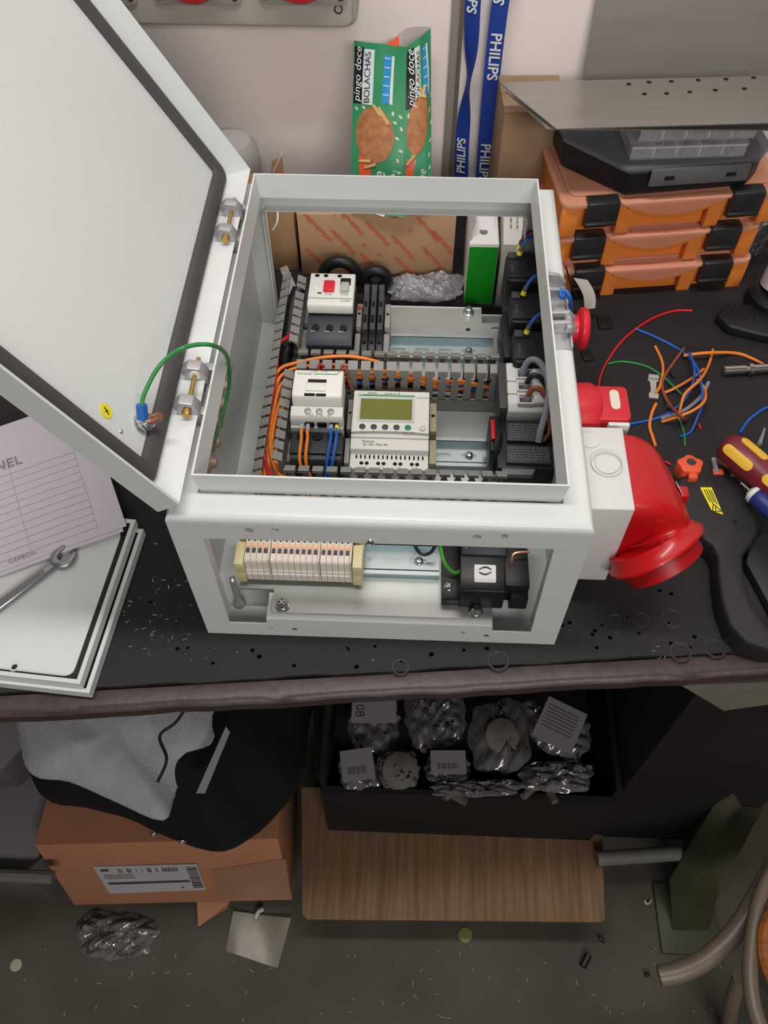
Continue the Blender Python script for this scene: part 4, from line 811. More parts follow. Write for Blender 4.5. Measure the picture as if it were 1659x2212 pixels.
# black label holders and a grey cap near the emergency stop
for (px, py, w_, h_, ry, lb) in ((1306, 699, 0.016, 0.020, 0.1, 'black legend plate lying behind the emergency stop'), (1268, 770, 0.012, 0.016, 0.2, 'black legend plate lying near the red rotary handle')):
    c = at(px, py, z=0.0); b = MB(); M_ = Matrix.Translation(c) @ Matrix.Rotation(ry, 4, 'Z')
    b.box(-w_/2, w_/2, -h_/2, h_/2, 0, 0.003, M_); b.box(-w_/2+0.002, w_/2-0.002, -h_/2+0.002, h_/2-0.006, 0.003, 0.0038, M_); tag(b.build('legend_plate', M_black, bevel=0.0006), lb, 'label plate', 'black legend plates on the mat')
# white cardboard tag strip
b = MB(); pts = [at(1238, 600, z=0.075), at(1268, 605, z=0.055), at(1285, 665, z=0.020), at(1262, 668, z=0.020)]
def strip(u, v): return pts[0].lerp(pts[1], u).lerp(pts[3].lerp(pts[2], u), v)+Vector((0.004*math.sin(v*math.pi), 0, 0))
b.sheet(strip, 3, 8, 0.0006); tag(b.build('paper_strip', mat('strip_cream', (214, 206, 196), 0.6)), 'cream paper tag hanging beside the cabinet edge', 'paper tag')
wire('black_wire', [at(1222, 575, z=0.12), at(1232, 610, z=0.09), at(1245, 640, z=0.06), at(1262, 665, z=0.03)], 0.0008, W_blk, 'thin black cord along the cream paper tag', 'cord')

# ------------------------------------------------------------------ three orange organisers
M_org = mat('organiser_orange', (234, 136, 58), 0.42); M_lid = mat('organiser_lid', (238, 168, 138), 0.3, alpha=0.70); M_lt = mat('latch_black', (40, 40, 41), 0.4)
def organiser(ox, oy, oz, rz, wd, dp_, ht, label):
    r = thing('organiser_case', (ox, oy, oz), label, 'organiser case', 'stacked orange organiser cases', rz)
    hb = ht*0.80
    b = MB(); b.box(0.004, wd-0.004, 0.010, dp_-0.004, 0, hb)
    for xa, xb in ((0.0, 0.018), (0.062, 0.078), (wd-0.078, wd-0.062), (wd-0.018, wd)): b.box(xa, xb, 0.0, 0.012, 0.0, hb)
    b.box(0.0, 0.078, 0.004, 0.012, hb*0.25, hb); b.box(wd-0.078, wd, 0.004, 0.012, hb*0.25, hb)
    n_ = 16; arc = [(0.070+(wd-0.140)*i/n_, hb-0.004-0.016*math.sin(math.pi*i/n_)) for i in range(n_+1)]
    b.prism(arc+[(wd-0.070, hb), (0.070, hb)], (0, 0.010, 0), X, Z, 0, 0.014); b.build('tray', M_org, r, bevel=0.0015, local=True)
    b = MB(); arc = [(0.066+(wd-0.132)*i/n_, hb+0.001-0.013*math.sin(math.pi*i/n_)) for i in range(n_+1)]
    b.prism([(0.060, hb+0.006)]+arc+[(wd-0.060, hb+0.006)], (0, 0.006, 0), X, Z, 0, 0.0125)
    b.prism(rrect(-0.002, wd+0.002, -0.003, dp_-0.002, 0.010), (0, 0, 0), X, Y, hb, ht*0.93); b.prism(rrect(0.008, wd-0.008, 0.010, dp_-0.012, 0.010), (0, 0, 0), X, Y, ht*0.93, ht); b.build('lid', M_lid, r, bevel=0.0015, local=True, label='translucent orange pink lid')
    for xa in (0.024, wd-0.058):
        b = MB(); b.prism([(0.0, hb*0.40), (-0.0065, hb*0.40), (-0.0085, hb*0.48), (-0.0085, hb*0.56), (-0.0065, hb*0.60), (-0.0085, hb*0.64), (-0.0085, ht*0.99), (-0.004, ht+0.001), (0.006, ht+0.001), (0.006, ht*0.97), (0.0, ht*0.9)], (xa, 0, 0), Y, Z, 0, 0.034); b.build('latch', M_lt, r, bevel=0.0008, local=True, label='black latch')
    return r
fl = at(1281, 647, z=0.0)
organiser(fl.x-0.053, fl.y-0.002, 0.0, math.radians(7.5), 0.232, 0.132, 0.0455, 'orange organiser case standing on the mat at the bottom of its stack')
organiser(fl.x-0.062, fl.y-0.004, 0.0465, math.radians(8.0), 0.236, 0.132, 0.0455, 'orange organiser case in the middle of its stack')
organiser(fl.x-0.057, fl.y-0.008, 0.0930, math.radians(8.5), 0.240, 0.132, 0.0455, 'orange organiser case under the black case')
# black organiser with smoky lid
bo = thing('organiser_case', (0.3390, 0.4480, 0.1400), 'black organiser case with smoky clear lid on the orange cases', 'organiser case', None, math.radians(8))
pl = [(0.055, -0.004), (0.185, 0.000), (0.205, 0.020), (0.205, 0.122), (0.0, 0.122), (0.0, 0.055)]
b = MB(); b.prism(pl, (0, 0, 0), X, Y, 0, 0.030); b.build('tray', M_black, bo, bevel=0.004, bseg=3, local=True)
b = MB(); b.prism([(0.050, -0.008), (0.190, -0.003), (0.209, 0.018), (0.209, 0.125), (-0.003, 0.125), (-0.003, 0.054)], (0, 0, 0), X, Y, 0.030, 0.036); b.box(0.075, 0.180, -0.010, -0.006, 0.014, 0.034); b.build('lid', mat('smoky_lid', (112, 112, 114), 0.3, alpha=0.72), bo, bevel=0.002, local=True, label='smoky grey lid')
for xx in (0.090, 0.155):
    b = MB(); b.box(xx, xx+0.010, -0.0112, -0.0095, 0.022, 0.026); b.build('latch_slot', M_hole, bo, local=True)
# two clear small-parts boxes
for i in range(2):
    c = at(1352, 368, y=0.466) if i == 0 else at(1372, 330, y=0.470)
    zz = 0.1762+i*0.0165; r = thing('parts_box', (c.x, 0.462+i*0.006, zz), ('clear divided parts box lying directly on the black case', 'clear divided parts box under the metal sheet')[i], 'parts box', 'clear divided parts boxes', math.radians(5))
    wd, dp_, ht = 0.118, 0.060, 0.0160
    b = MB(); b.box(0, wd, 0, dp_, 0, 0.0014); b.box(0, wd, 0, 0.0012, 0.0014, ht-0.002); b.box(0, wd, dp_-0.0012, dp_, 0.0014, ht-0.002); b.box(0, 0.0012, 0, dp_, 0.0014, ht-0.002); b.box(wd-0.0012, wd, 0, dp_, 0.0014, ht-0.002)
    b.build('tray', M_plas2, r, local=True); b = MB()
    for k in range(1, 5): b.box(k*wd/5-0.0008, k*wd/5+0.0008, 0.0012, dp_-0.0012, 0.0014, ht-0.003)
    b.box(0, wd, -0.0004, 0.0, ht-0.0035, ht-0.002); b.build('dividers', M_plas3, r, local=True)
    b = MB(); b.box(-0.001, wd+0.001, -0.001, dp_+0.001, ht-0.002, ht); b.build('lid', M_plas2, r, local=True)
    random.seed(11+i)
    for k in range(5):
        for j in range(5):
            b = MB(); x = k*wd/5+0.005+random.random()*0.012; y = 0.004+random.random()*0.02; a = random.random()*6
            b.cyl((x, y, 0.0035), (x+0.006*math.cos(a), y+0.004*math.sin(a), 0.004), 0.0017, seg=6); b.build('screw', M_steel, r, local=True)
# metal sheets lying above the boxes
M_sheet = mat('sheet_metal', (172, 166, 160), 0.28, metal=0.8, noise=0.10, nscale=6, stretch=(1, 12, 1))
for i in range(2):
    A = [at(1202, 278, y=0.436), at(1700, 264, y=0.446), at(1700, 154, y=0.556), at(1079, 178, y=0.545)]
    if i: A = [at(1182, 278, y=0.440), at(1690, 280, y=0.448), at(1690, 180, y=0.550), at(1092, 196, y=0.540)]
    o = A[0]; up_ = (A[1]-A[0]).cross(A[3]-A[0]).normalized()
    # keep the sheet flat
    A[2] = A[2]-up_*((A[2]-o).dot(up_))
    b = MB(); b.loft([[p-up_*0.0012 for p in A], A])
    s = tag(b.build('metal_sheet', M_sheet), ('dull metal sheet with drilled holes lying above the parts boxes', 'bent metal sheet peeking out under the drilled one')[i], 'metal sheet')
    if i == 0:
        for (px, py) in [(1358, 182), (1402, 178), (1450, 176), (1508, 173), (1568, 171), (1628, 168), (1392, 203), (1440, 202), (1490, 199), (1545, 195), (1608, 192)]:
            d_ = _fw + _r2*((px-829.5)/FPX) - _u2*((py-1106)/FPX); c = CAM + d_*((o-CAM).dot(up_)/d_.dot(up_))
            h = MB(); h.lathe(c, up_, [(0.0022, 0.0), (0.0026, 0.0005), (0.0016, 0.0004)], 10); h.build('drilled_hole', M_hole, s)
# grey panel leaning on the wall
A = [at(1252, 235, y=0.608), at(1252, 235, y=0.608)+Vector((0.4, 0, 0)), at(1310, -120, y=0.628)+Vector((0.4, 0, 0.0)), at(1310, -120, y=0.628)]
b = MB(); b.loft([A, [p+Vector((0, 0.003, 0)) for p in A]]); tag(b.build('steel_panel', mat('grey_steel_panel', (146, 140, 134), 0.5, noise=0.12, nscale=5, stretch=(1, 1, 6), metal=0.35)), 'tall dull grey steel panel leaning against the wall', 'panel')
# brown carton behind the organisers
def carton(name, x0, x1, y0, y1, z0, z1, rz, mt, label, flap=None):
    cx, cy = (x0+x1)/2, (y0+y1)/2; r = thing(name, (cx, cy, z0), label, 'carton', None, rz)
    w_, d_ = (x1-x0)/2, (y1-y0)/2; h_ = z1-z0; b = MB(); b.box(-w_, w_, -d_, d_, 0, h_-0.002); b.build('walls', mt, r, bevel=0.001, local=True)
    b = MB(); b.box(-w_, w_, -d_, -0.0006, h_-0.002, h_); b.build('top_flap', mt, r, local=True); b = MB(); b.box(-w_, w_, 0.0006, d_, h_-0.002, h_); b.build('top_flap', mt, r, local=True)
    return r
cr = at(1062, 240, y=0.545); cr2 = at(1190, 300, y=0.535)
carton('cardboard_carton', cr.x+0.012, cr.x+0.080, 0.545, 0.618, 0.0, cr.z, math.radians(3), mat('grey_brown_cardboard', (150, 122, 96), 0.75, noise=0.12, nscale=14), 'dented brown carton between the lanyard and the orange cases')

# ------------------------------------------------------------------ tools at the right
# black angled stripping tool
tl_ = thing('cable_stripper', at(1560, 1200, z=0), 'large black cable stripping tool with yellow warning label and orange knob', 'hand tool')
zt = 0.026
def poly3(px, z): return [(at(x, y, z=z).x, at(x, y, z=z).y) for x, y in px]
out_ = [(1462, 1040), (1478, 1095), (1500, 1140), (1522, 1165), (1540, 1178), (1550, 1200), (1552, 1245), (1560, 1300), (1578, 1350), (1610, 1385), (1660, 1400), (1760, 1400), (1760, 1376), (1668, 1366), (1628, 1310), (1608, 1250), (1606, 1200), (1625, 1172), (1640, 1148), (1632, 1100), (1610, 1050), (1585, 1012), (1540, 990), (1490, 1005)]
b = MB(); P_ = poly3(out_, zt); b.prism(P_, (0, 0, 0), X, Y, 0.0, zt); b.build('body', mat('tool_black', (33, 32, 32), 0.6, noise=0.15, nscale=30), tl_, bevel=0.004, bseg=3)
b = MB(); 
kn = at(1487, 1012, z=zt)
b.prism([(kn.x+0.0120*math.cos(a)*(1+0.10*math.sin(5*a)), kn.y+0.0105*math.sin(a)*(1+0.10*math.sin(5*a))) for a in [2*math.pi*i/30 for i in range(30)]], (0, 0, 0), X, Y, zt-0.010, zt+0.008); b.build('adjusting_knob', mat('knob_orange', (226, 84, 50), 0.45), tl_, bevel=0.002, label='orange adjusting knob')
b = MB(); b.prism([(kn.x-0.004, kn.y-0.0165), (kn.x+0.005, kn.y-0.0165), (kn.x+0.004, kn.y-0.009), (kn.x-0.003, kn.y-0.009)], (0, 0, 0), X, Y, zt-0.004, zt+0.007); b.build('knob_pointer', MATS['knob_orange'], tl_, bevel=0.001)
b = MB(); c = kn+Vector((0.001, 0.002, 0.008)); b.lathe(c, Z, [(0.0045, 0), (0.0035, 0.0008)], 14); b.build('knob_screw', mat('dark_screw', (70, 66, 64), 0.4, metal=0.6), tl_)
qq = [at(x, y, z=zt+0.0003) for x, y in ((1512, 1053), (1537, 1053), (1562, 1112), (1537, 1103))]
b = MB(); b.loft([[p for p in qq], [p+Z*0.0003 for p in qq]]); b.build('warning_label', M_yel, tl_, label='yellow label with black lightning triangle')
uL = (qq[0]-qq[3]).normalized()*-1; vL = (qq[1]-qq[0]).normalized(); b = MB()
for i, (l0, l1, s_) in enumerate(((0.10, 0.62, 0.25), (0.08, 0.70, 0.45), (0.10, 0.58, 0.65), (0.12, 0.66, 0.82))):
    e0_ = qq[0].lerp(qq[3], l0).lerp(qq[1].lerp(qq[2], l0), s_); e1_ = qq[0].lerp(qq[3], l1).lerp(qq[1].lerp(qq[2], l1), s_); b.cyl(e0_+Z*0.0005, e1_+Z*0.0005, 0.00045, seg=5)
tc_ = qq[0].lerp(qq[3], 0.84).lerp(qq[1].lerp(qq[2], 0.84), 0.5)+Z*0.0006; tri = [tc_+uL*-0.0048, tc_+uL*0.0035+vL*0.0045, tc_+uL*0.0035-vL*0.0045]
for i in range(3): b.cyl(tri[i], tri[(i+1) % 3], 0.00045, seg=5)
b.cyl(tc_-uL*0.0022+vL*0.0008, tc_+uL*0.0020-vL*0.0006, 0.00045, seg=5); b.build('label_print', M_ink, tl_)
b = MB(); c = at(1547, 1020, z=zt); b.box(c.x-0.004, c.x+0.006, c.y-0.004, c.y+0.002, zt, zt+0.003); b.build('lever_tip', MATS['knob_orange'], tl_, bevel=0.0006)
b = MB(); c = at(1560, 1008, z=zt); b.box(c.x-0.010, c.x-0.006, c.y-0.010, c.y+0.008, zt, zt+0.004); b.box(c.x+0.006, c.x+0.010, c.y-0.012, c.y+0.004, zt, zt+0.004); b.build('jaw', M_alu, tl_)
c = at(1588, 1128, z=zt); b = MB(); b.lathe(c, Z, [(0.0026, -0.001), (0.0026, 0.0003), (0.0014, 0.0003)], 12); b.build('pivot', M_hole, tl_)
# screwdriver with maroon and yellow handle
sd = thing('screwdriver', at(1600, 1000, z=0), 'screwdriver with fat maroon handle and yellow grip inserts', 'screwdriver')
p0 = at(1585, 975, z=0.046); p1 = at(1720, 1090, z=0.046); ax = (p1-p0).normalized(); R0 = 0.0165
b = MB(); b.lathe(p0, ax, [(0.004, -0.014), (0.011, -0.0115), (0.0150, -0.006), (R0, 0.002), (R0, 0.020), (0.0150, 0.030), (R0, 0.044), (R0, 0.080), (0.011, 0.095)], 24); b.build('handle', mat('maroon_handle', (112, 34, 44), 0.4), sd)
vv = (Z-ax*Z.dot(ax)).normalized(); uu = ax.cross(vv)
for i, (ang, h0, h1) in enumerate(((20, -0.001, 0.030), (-48, -0.006, 0.028), (75, 0.0, 0.024), (-40, 0.040, 0.074), (24, 0.046, 0.078))):
    a_ = math.radians(ang); nr = vv*math.cos(a_)+uu*math.sin(a_)*-1; tg = nr.cross(ax)
    b = MB(); b.prism(rrect(h0, h1, -0.0052, 0.0052, 0.005), p0+nr*(R0-0.0022), ax, tg, 0, 0.0030); 
    b.build('grip_insert', mat('grip_yellow', (224, 176, 60), 0.45), sd, bevel=0.0012)
b = MB(); b.cyl(at(1640, 960, z=0.012), at(1652, 925, z=0.008), 0.0025, 0.0010, seg=8); tag(b.build('scriber', M_alu), 'thin steel scriber tip behind the screwdriver handle', 'tool')
# blue screwdriver with white collar
s2 = thing('screwdriver', at(1650, 1090, z=0), 'blue handled screwdriver with white collar and thin blade', 'screwdriver')
p0 = at(1628, 1068, z=0.040); p1 = at(1720, 1150, z=0.040); ax = (p1-p0).normalized()
b = MB(); b.lathe(p0, ax, [(0.0060, 0), (0.0090, 0.004), (0.0095, 0.010), (0.0085, 0.060)], 18); b.build('handle', mat('navy_handle', (36, 50, 110), 0.4), s2)
b = MB(); b.lathe(p0-ax*0.005, ax, [(0.0040, 0), (0.0085, 0.003), (0.0092, 0.007)], 18); b.build('collar', M_white2, s2)
b = MB(); b.cyl(p0-ax*0.003, p0-ax*0.016, 0.0012, seg=8); b.build('blade', M_steel, s2)
# long handle of another tool under the screwdrivers
b = MB(); P_ = poly3([(1620, 1165), (1655, 1150), (1760, 1330), (1760, 1376), (1680, 1340), (1612, 1215)], 0.012); b.prism(P_, (0, 0, 0), X, Y, 0, 0.012); tag(b.build('tool_handle', mat('dark_tool_handle', (28, 28, 34), 0.5), bevel=0.002), 'flat dark handle lying beside the cable stripper', 'hand tool')
# pliers at the back
pq = thing('pliers', at(1600, 690, z=0), 'black pliers with dimpled handle lying on the mat', 'pliers')
b = MB(); P_ = poly3([(1548, 680), (1562, 660), (1600, 655), (1700, 660), (1740, 700), (1740, 740), (1640, 722), (1575, 706)], 0.012); b.prism(P_, (0, 0, 0), X, Y, 0, 0.013); b.build('body', M_black, pq, bevel=0.003, bseg=3)
for (px, py) in ((1580, 664), (1592, 662), (1572, 672), (1608, 676), (1634, 680), (1650, 690), (1634, 692), (1655, 672)):
    b = MB(); b.lathe(at(px, py, z=0.013), Z, [(0.0022, -0.0005), (0.0016, 0.0012), (0.0006, 0.0016)], 10); b.build('dimple', MATS['panel_black'], pq)
# chrome pin
cp = thing('chrome_pin', at(1610, 800, z=0), 'polished metal pin with a groove at the end of an orange wire', 'metal pin')
p0 = at(1562, 800, z=0.0075); p1 = at(1720, 792, z=0.0075); ax = (p1-p0).normalized()
b = MB(); b.lathe(p0, ax, [(0.0040, 0), (0.0050, 0.001), (0.0050, 0.024), (0.0040, 0.025), (0.0040, 0.027), (0.0068, 0.028), (0.0068, 0.032), (0.0050, 0.033), (0.0050, 0.070)], 20); b.build('shaft', M_steel, cp)
# wrapped roll on a dark stand at the right edge
rl = thing('tape_roll', at(1660, 600, z=0), 'pale wrapped roll standing on a dark base at the bench edge', 'roll')
c = at(1672, 660, z=0.0); b = MB(); b.lathe(c, Z, [(0.034, 0), (0.036, 0.004), (0.036, 0.020), (0.031, 0.026)], 28); b.build('base', M_black, rl)
b = MB(); b.lathe(c+Vector((0, 0, 0.026)), (0.15, 0.25, 1), [(0.026, 0), (0.026, 0.060), (0.022, 0.064)], 24); b.build('wrap', mat('pale_wrap', (190, 178, 178), 0.4), rl)
# crumpled film behind the roll
def crumple(b, pts, amp, seed, nu=18, nv=14, t=0.0004):
    """crumpled film with a wavy rounded outline"""
    rnd = random.Random(seed); ph = [(rnd.uniform(3, 16)*rnd.choice((-1, 1)), rnd.uniform(3, 16), rnd.uniform(0, 6), rnd.uniform(0.3, 1)) for _ in range(7)]
    oc = [rnd.uniform(0, 6) for _ in range(4)]; A, B_, C_, D = [Vector(p) for p in pts]
    def f(u, v):
        x, y = 2*u-1, 2*v-1; e = 1-max(abs(x), abs(y))
        k = 1-0.16*min(abs(x), abs(y))**2; th = math.atan2(y, x); k *= 1+(1-e)*(0.05*math.sin(3*th+oc[0])+0.04*math.sin(7*th+oc[1])+0.025*math.sin(13*th+oc[2]))
        x, y = x*k, y*k; p = A.lerp(B_, (x+1)/2).lerp(D.lerp(C_, (x+1)/2), (y+1)/2)
        h = sum(q*(1-abs(math.sin(m*u+l*v+o+0.6*math.sin(3*u+o)))) for m, l, o, q in ph)/3.5
        return p+Z*(amp*h*min(1, 0.15+e*2.2))
    b.sheet(f, nu, nv, t); return b
b = MB(); crumple(b, [at(1610, 560, z=0.02), at(1700, 540, z=0.02), at(1700, 400, z=0.10), at(1618, 420, z=0.11)], 0.03, 5); tag(b.build('plastic_film', M_plas), 'crumpled clear film between the orange cases and the pale roll', 'plastic film')

# ================================================================== left of the cabinet: gland plate lids, paper, spanner
def lid(label, corner, ang, z0, wd, dp_, mark):
    """shallow tray with folded rim; corner = front right corner"""
    r = thing('gland_plate', (corner.x, corner.y, z0), label, 'cover plate', 'grey cover plates stacked on the mat', ang)
    b = MB(); b.prism(rect(-wd, 0, 0, dp_), (0, 0, 0), X, Y, 0, 0.0012)
    sweep_frame(b, -wd, 0, 0, dp_, [(0, 0.0012), (0, 0.0100), (0.0005, 0.0104), (0.0036, 0.0104), (0.0040, 0.0098), (0.0036, 0.0092), (0.0016, 0.0090), (0.0016, 0.0012)])
    b.build('tray', M_paint, r, local=True)
    b = MB(); b.prism(rrect(-wd+0.004, -0.0030, 0.0030, dp_-0.004, 0.004), (0, 0, 0), X, Y, 0.0012, 0.0060); b.build('seal', mat('black_seal', (26, 26, 28), 0.6), r, local=True)
    b = MB(); b.plate(rrect(-wd+0.012, -0.0100, 0.0065, dp_-0.012, 0.008), [circ(mark[0], mark[1], 0.0026, 14)], (0, 0, 0), X, Y, 0.0060, 0.0072); b.build('panel', M_paint, r, local=True)
    b = MB(); b.lathe((mark[0], mark[1], 0.0072), Z, [(0.0046, 0), (0.0040, 0.0006), (0.0027, 0.0004), (0.0026, -0.001)], 18, cap=False); b.build('hole_collar', M_paint, r, local=True)
    return r
c0 = at(189, 1505, z=0.0); c1_ = at(310, 1150, z=0.010); la = math.atan2(c1_.y-at(190, 1500, z=0.010).y, c1_.x-at(190, 1500, z=0.010).x)-math.pi/2
cA = at(192, 1497, z=0.0104); LAN = math.radians(-4.5)
lid('grey cover plate lying underneath another one on the mat', cA, LAN, 0.0, 0.285, 0.168, (-0.20, 0.02))
cB = at(172, 1477, z=0.0214)
tm = at(27, 1449, z=0.0185); mk = tm-cB; mx_, my_ = mk.x*math.cos(-LAN)-mk.y*math.sin(-LAN), mk.x*math.sin(-LAN)+mk.y*math.cos(-LAN)
lid('grey cover plate on top with open spanner and paper on it', cB, LAN, 0.0108, 0.285, 0.168, (mx_, my_+0.004))
ZL = 0.0108+0.0104
# printed sheets
P0, P1, P2 = at(274, 1138, z=ZL+0.002), at(0, 1233, z=ZL+0.002), at(185, 995, z=0.028)
eu = (P1-P0).normalized(); ev = (P2-P0).normalized(); ev = (ev-eu*ev.dot(eu)).normalized(); eu.z = 0; ev.z = 0
def papf(o, wd, ln, lift, seed):
    def f(u, v):
        p = o+eu*(wd*u)+ev*(ln*v); return Vector((p.x, p.y, ZL+lift+0.010*math.sin(v*2.6)*v+0.002*math.sin(u*5+seed)))
    return f
for i in range(2):
    o = P0+eu*(0.004*i)+ev*(-0.004*i) if i else P0
    f = papf(o, 0.210, 0.170, 0.0006+0.0010*(1-i), 1.0)
    b = MB(); b.sheet(lambda u, v: f(1-u, v), 14, 12, 0.0002)
    if i == 0:
        pp = tag(b.build('drawing_sheet', mat('sheet_paper', (206, 198, 208), 0.7)), 'printed white form with ruled lines lying over the cover plate', 'paper')
        ln_ = MB()
        for v in [0.055+0.05*k for k in range(12)]: 
            for k in range(6): ln_.cyl(f(0.12+0.14*k, v)+Z*0.0004, f(0.12+0.14*(k+1), v)+Z*0.0004, 0.00012, seg=4)
        for u in (0.12, 0.42, 0.75):
            for k in range(6): ln_.cyl(f(u, 0.055+0.10*k)+Z*0.0004, f(u, 0.055+0.10*(k+1))+Z*0.0004, 0.00012, seg=4)
        textmb(ln_, 'CAMEON', f(0.46, 0.035), -eu, ev, 0.0060, lift=0.0010); textmb(ln_, 'NEL', f(0.42, 0.68), -eu, ev, 0.016, lift=0.0012); ln_.build('print', mat('pale_print', (140, 134, 146), 0.7), pp)
    else: tag(b.build('drawing_sheet', mat('sheet_paper', (206, 198, 208), 0.7)), 'white sheet lying hidden beneath the ruled form', 'paper')
# open ended spanner
zS = ZL-0.0015
hd = at(136, 1205, z=zS+0.003); tlp = at(-60, 1350, z=zS+0.003); su = (hd-tlp).normalized(); sv = Z.cross(su).normalized()
sp = thing('spanner', (hd.x, hd.y, zS), 'open ended steel spanner lying on the cover plate', 'spanner')
hdp = []
for a in range(55, 306, 10): hdp.append((0.0118*math.cos(math.radians(a-0)), 0.0118*math.sin(math.radians(a))))
hdp = [(0.0115*math.cos(math.radians(a)), 0.0115*math.sin(math.radians(a))) for a in range(58, 303, 12)]
ja = math.radians(15)
prof = hdp+[(0.0105, -0.0085), (0.0100, -0.0048), (-0.0015, -0.0048), (-0.0035, -0.0030), (-0.0035, 0.0030), (-0.0015, 0.0048), (0.0110, 0.0048), (0.0100, 0.0090)]
b = MB(); su2 = su*math.cos(ja)+sv*math.sin(ja); sv2 = Z.cross(su2)
b.prism(prof, (hd.x, hd.y, zS), su2, sv2, 0.0, 0.0050); b.build('jaw', mat('spanner_chrome', (150, 150, 154), 0.25, metal=0.9), sp, bevel=0.0007)
b = MB(); b.prism([(-0.105, -0.0052), (-0.010, -0.0042), (-0.008, 0.0042), (-0.105, 0.0052)], (hd.x, hd.y, zS), su, sv, 0.0, 0.0042); b.build('shank', MATS['spanner_chrome'], sp, bevel=0.0010)
b = MB(); b.prism([(-0.100, -0.0028), (-0.020, -0.0022), (-0.020, 0.0022), (-0.100, 0.0028)], (hd.x, hd.y, zS), su, sv, 0.0042, 0.0045); b.build('recessed_panel', mat('spanner_dull', (128, 128, 130), 0.45, metal=0.8), sp)

# ================================================================== behind the cabinet
# long printed carton
cw = thing('printed_carton', (0.130, 0.540, 0.0004), 'long brown carton printed with slanted orange lettering behind the cabinet', 'carton', None, math.radians(2.0))
L0, R0_ = -0.092, 0.090; yF = -0.053; yB = 0.016; hC = 0.086
b = MB(); b.box(L0, R0_, yF, yB, 0, hC); b.build('walls', mat('printed_kraft', (186, 148, 112), 0.7, noise=0.06, nscale=14), cw, bevel=0.001, local=True)
b = MB(); du_ = Vector((-0.66, 0, 0.75)).normalized()
for (x, z) in ((-0.070, 0.070), (-0.040, 0.048), (-0.072, 0.022), (0.000, 0.060), (-0.008, 0.016), (0.030, 0.040), (0.058, 0.066), (0.066, 0.024), (-0.040, 0.010), (0.034, 0.010), (0.076, 0.048), (-0.030, 0.076)):
    textmb(b, 'Weidmüller', (x, yF-0.0002, z), Vector((-0.62, 0, 0.78)), Vector((-0.78, 0, -0.62)), 0.0092, lift=0.0002, bold=0.012)
b.build('printed_lettering', mat('orange_print', (212, 92, 62), 0.7), cw, local=True); b = MB()
for (x, y) in ((-0.060, -0.035), (-0.015, -0.020), (0.050, -0.030), (0.010, -0.045), (0.080, -0.01)):
    textmb(b, 'Weidmüller', (x, y, hC+0.0002), Vector((-0.62, 0.78, 0)), Vector((-0.78, -0.62, 0)), 0.0092, lift=0.0002, bold=0.012)
b.build('printed_lettering', mat('orange_print', (212, 92, 62), 0.7), cw, local=True); b = MB()
for (x, z) in ((-0.016, 0.045), (0.038, 0.064), (0.002, 0.030), (-0.055, 0.052)):
    for a in range(0, 360, 45): b.cyl((x, yF-0.0004, z), (x+0.0030*math.cos(math.radians(a)), yF-0.0004, z+0.0030*math.sin(math.radians(a))), 0.0002, seg=4)
b.build('printed_stars', mat('orange_print', (212, 92, 62), 0.7), cw, local=True)
carton('cardboard_carton', -0.062, 0.034, 0.490, 0.556, 0.0, 0.089, math.radians(2), mat('plain_kraft', (164, 128, 92), 0.75, noise=0.08, nscale=10), 'plain brown carton behind the hinge side of the cabinet')
# a torn flap standing up behind the rim
b = MB(); A = [at(584, 392, y=0.545), at(614, 388, y=0.545), at(609, 341, y=0.550), at(587, 348, y=0.550)]; b.loft([A, [p+Vector((0, 0.002, 0)) for p in A]]); tag(b.build('cardboard_flap', MATS['plain_kraft']), 'small torn cardboard flap standing up behind the cabinet rim', 'cardboard')
b = MB(); c = at(520, 320, y=0.598); b.lathe((c.x-0.012, 0.598, 0.0), Z, [(0.028, 0), (0.033, 0.05), (0.034, c.z-0.02), (0.032, c.z), (0.024, c.z+0.010), (0.004, c.z+0.014)], 28); tag(b.build('plastic_tub', mat('tub_grey', (176, 172, 170), 0.5)), 'rounded grey plastic tub half hidden behind the open door', 'tub')
wire('cable_tie', [at(590, 372, y=0.50), at(600, 352, y=0.50), at(610, 328, y=0.50)], 0.0008, M_white2, 'pale cable tie tail sticking up behind the cabinet', 'cable tie')
wire('cable_tie', [at(596, 444, y=0.43), at(600, 462, y=0.425), at(598, 482, y=0.42), at(589, 497, y=0.42)], 0.0011, M_white2, 'curved white cable tie inside the rear hinge side corner', 'cable tie')
# green and white carton
g0 = at(1002, 655, z=0.0); g1 = at(1062, 657, z=0.0)
gx0, gx1, gy = g0.x, g1.x, (g0.y+g1.y)/2; gz = at(1030, 527, y=gy).z
gc = thing('green_white_carton', ((gx0+gx1)/2, gy+0.04, 0), 'tall white carton with a plain green front behind the cabinet', 'carton')
b = MB(); b.box(gx0, gx1, gy, gy+0.075, 0, gz); b.build('walls', mat('white_card', (222, 220, 216), 0.6), gc, bevel=0.0006)
b = MB(); b.box(gx0+0.0004, gx1-0.0004, gy-0.0004, gy, 0.001, gz-0.0040); b.build('green_front', mat('vivid_green', (20, 148, 30), 0.5), gc, label='plain green printed front')
b = MB(); A = [Vector((gx0+0.003, gy+0.001, gz)), Vector((gx1-0.001, gy+0.001, gz)), at(1064, 464, y=gy+0.040), at(1018, 464, y=gy+0.040)]; b.loft([A, [p+Vector((0, 0.0005, 0.0004)) for p in A]]); b.build('front_flap', mat('white_card', (222, 220, 216), 0.6), gc)
fo = (A[0]+A[1]+A[2]+A[3])/4; b = MB(); fv_ = (A[3]-A[0]).normalized(); textmb(b, 'x', fo+fv_*0.008, X, fv_, 0.006); b.lathe(fo-fv_*0.004, X.cross(fv_), [(0.0045, 0.0003), (0.0045, 0.0004)], 14); b.build('flap_print', M_inkg, gc)
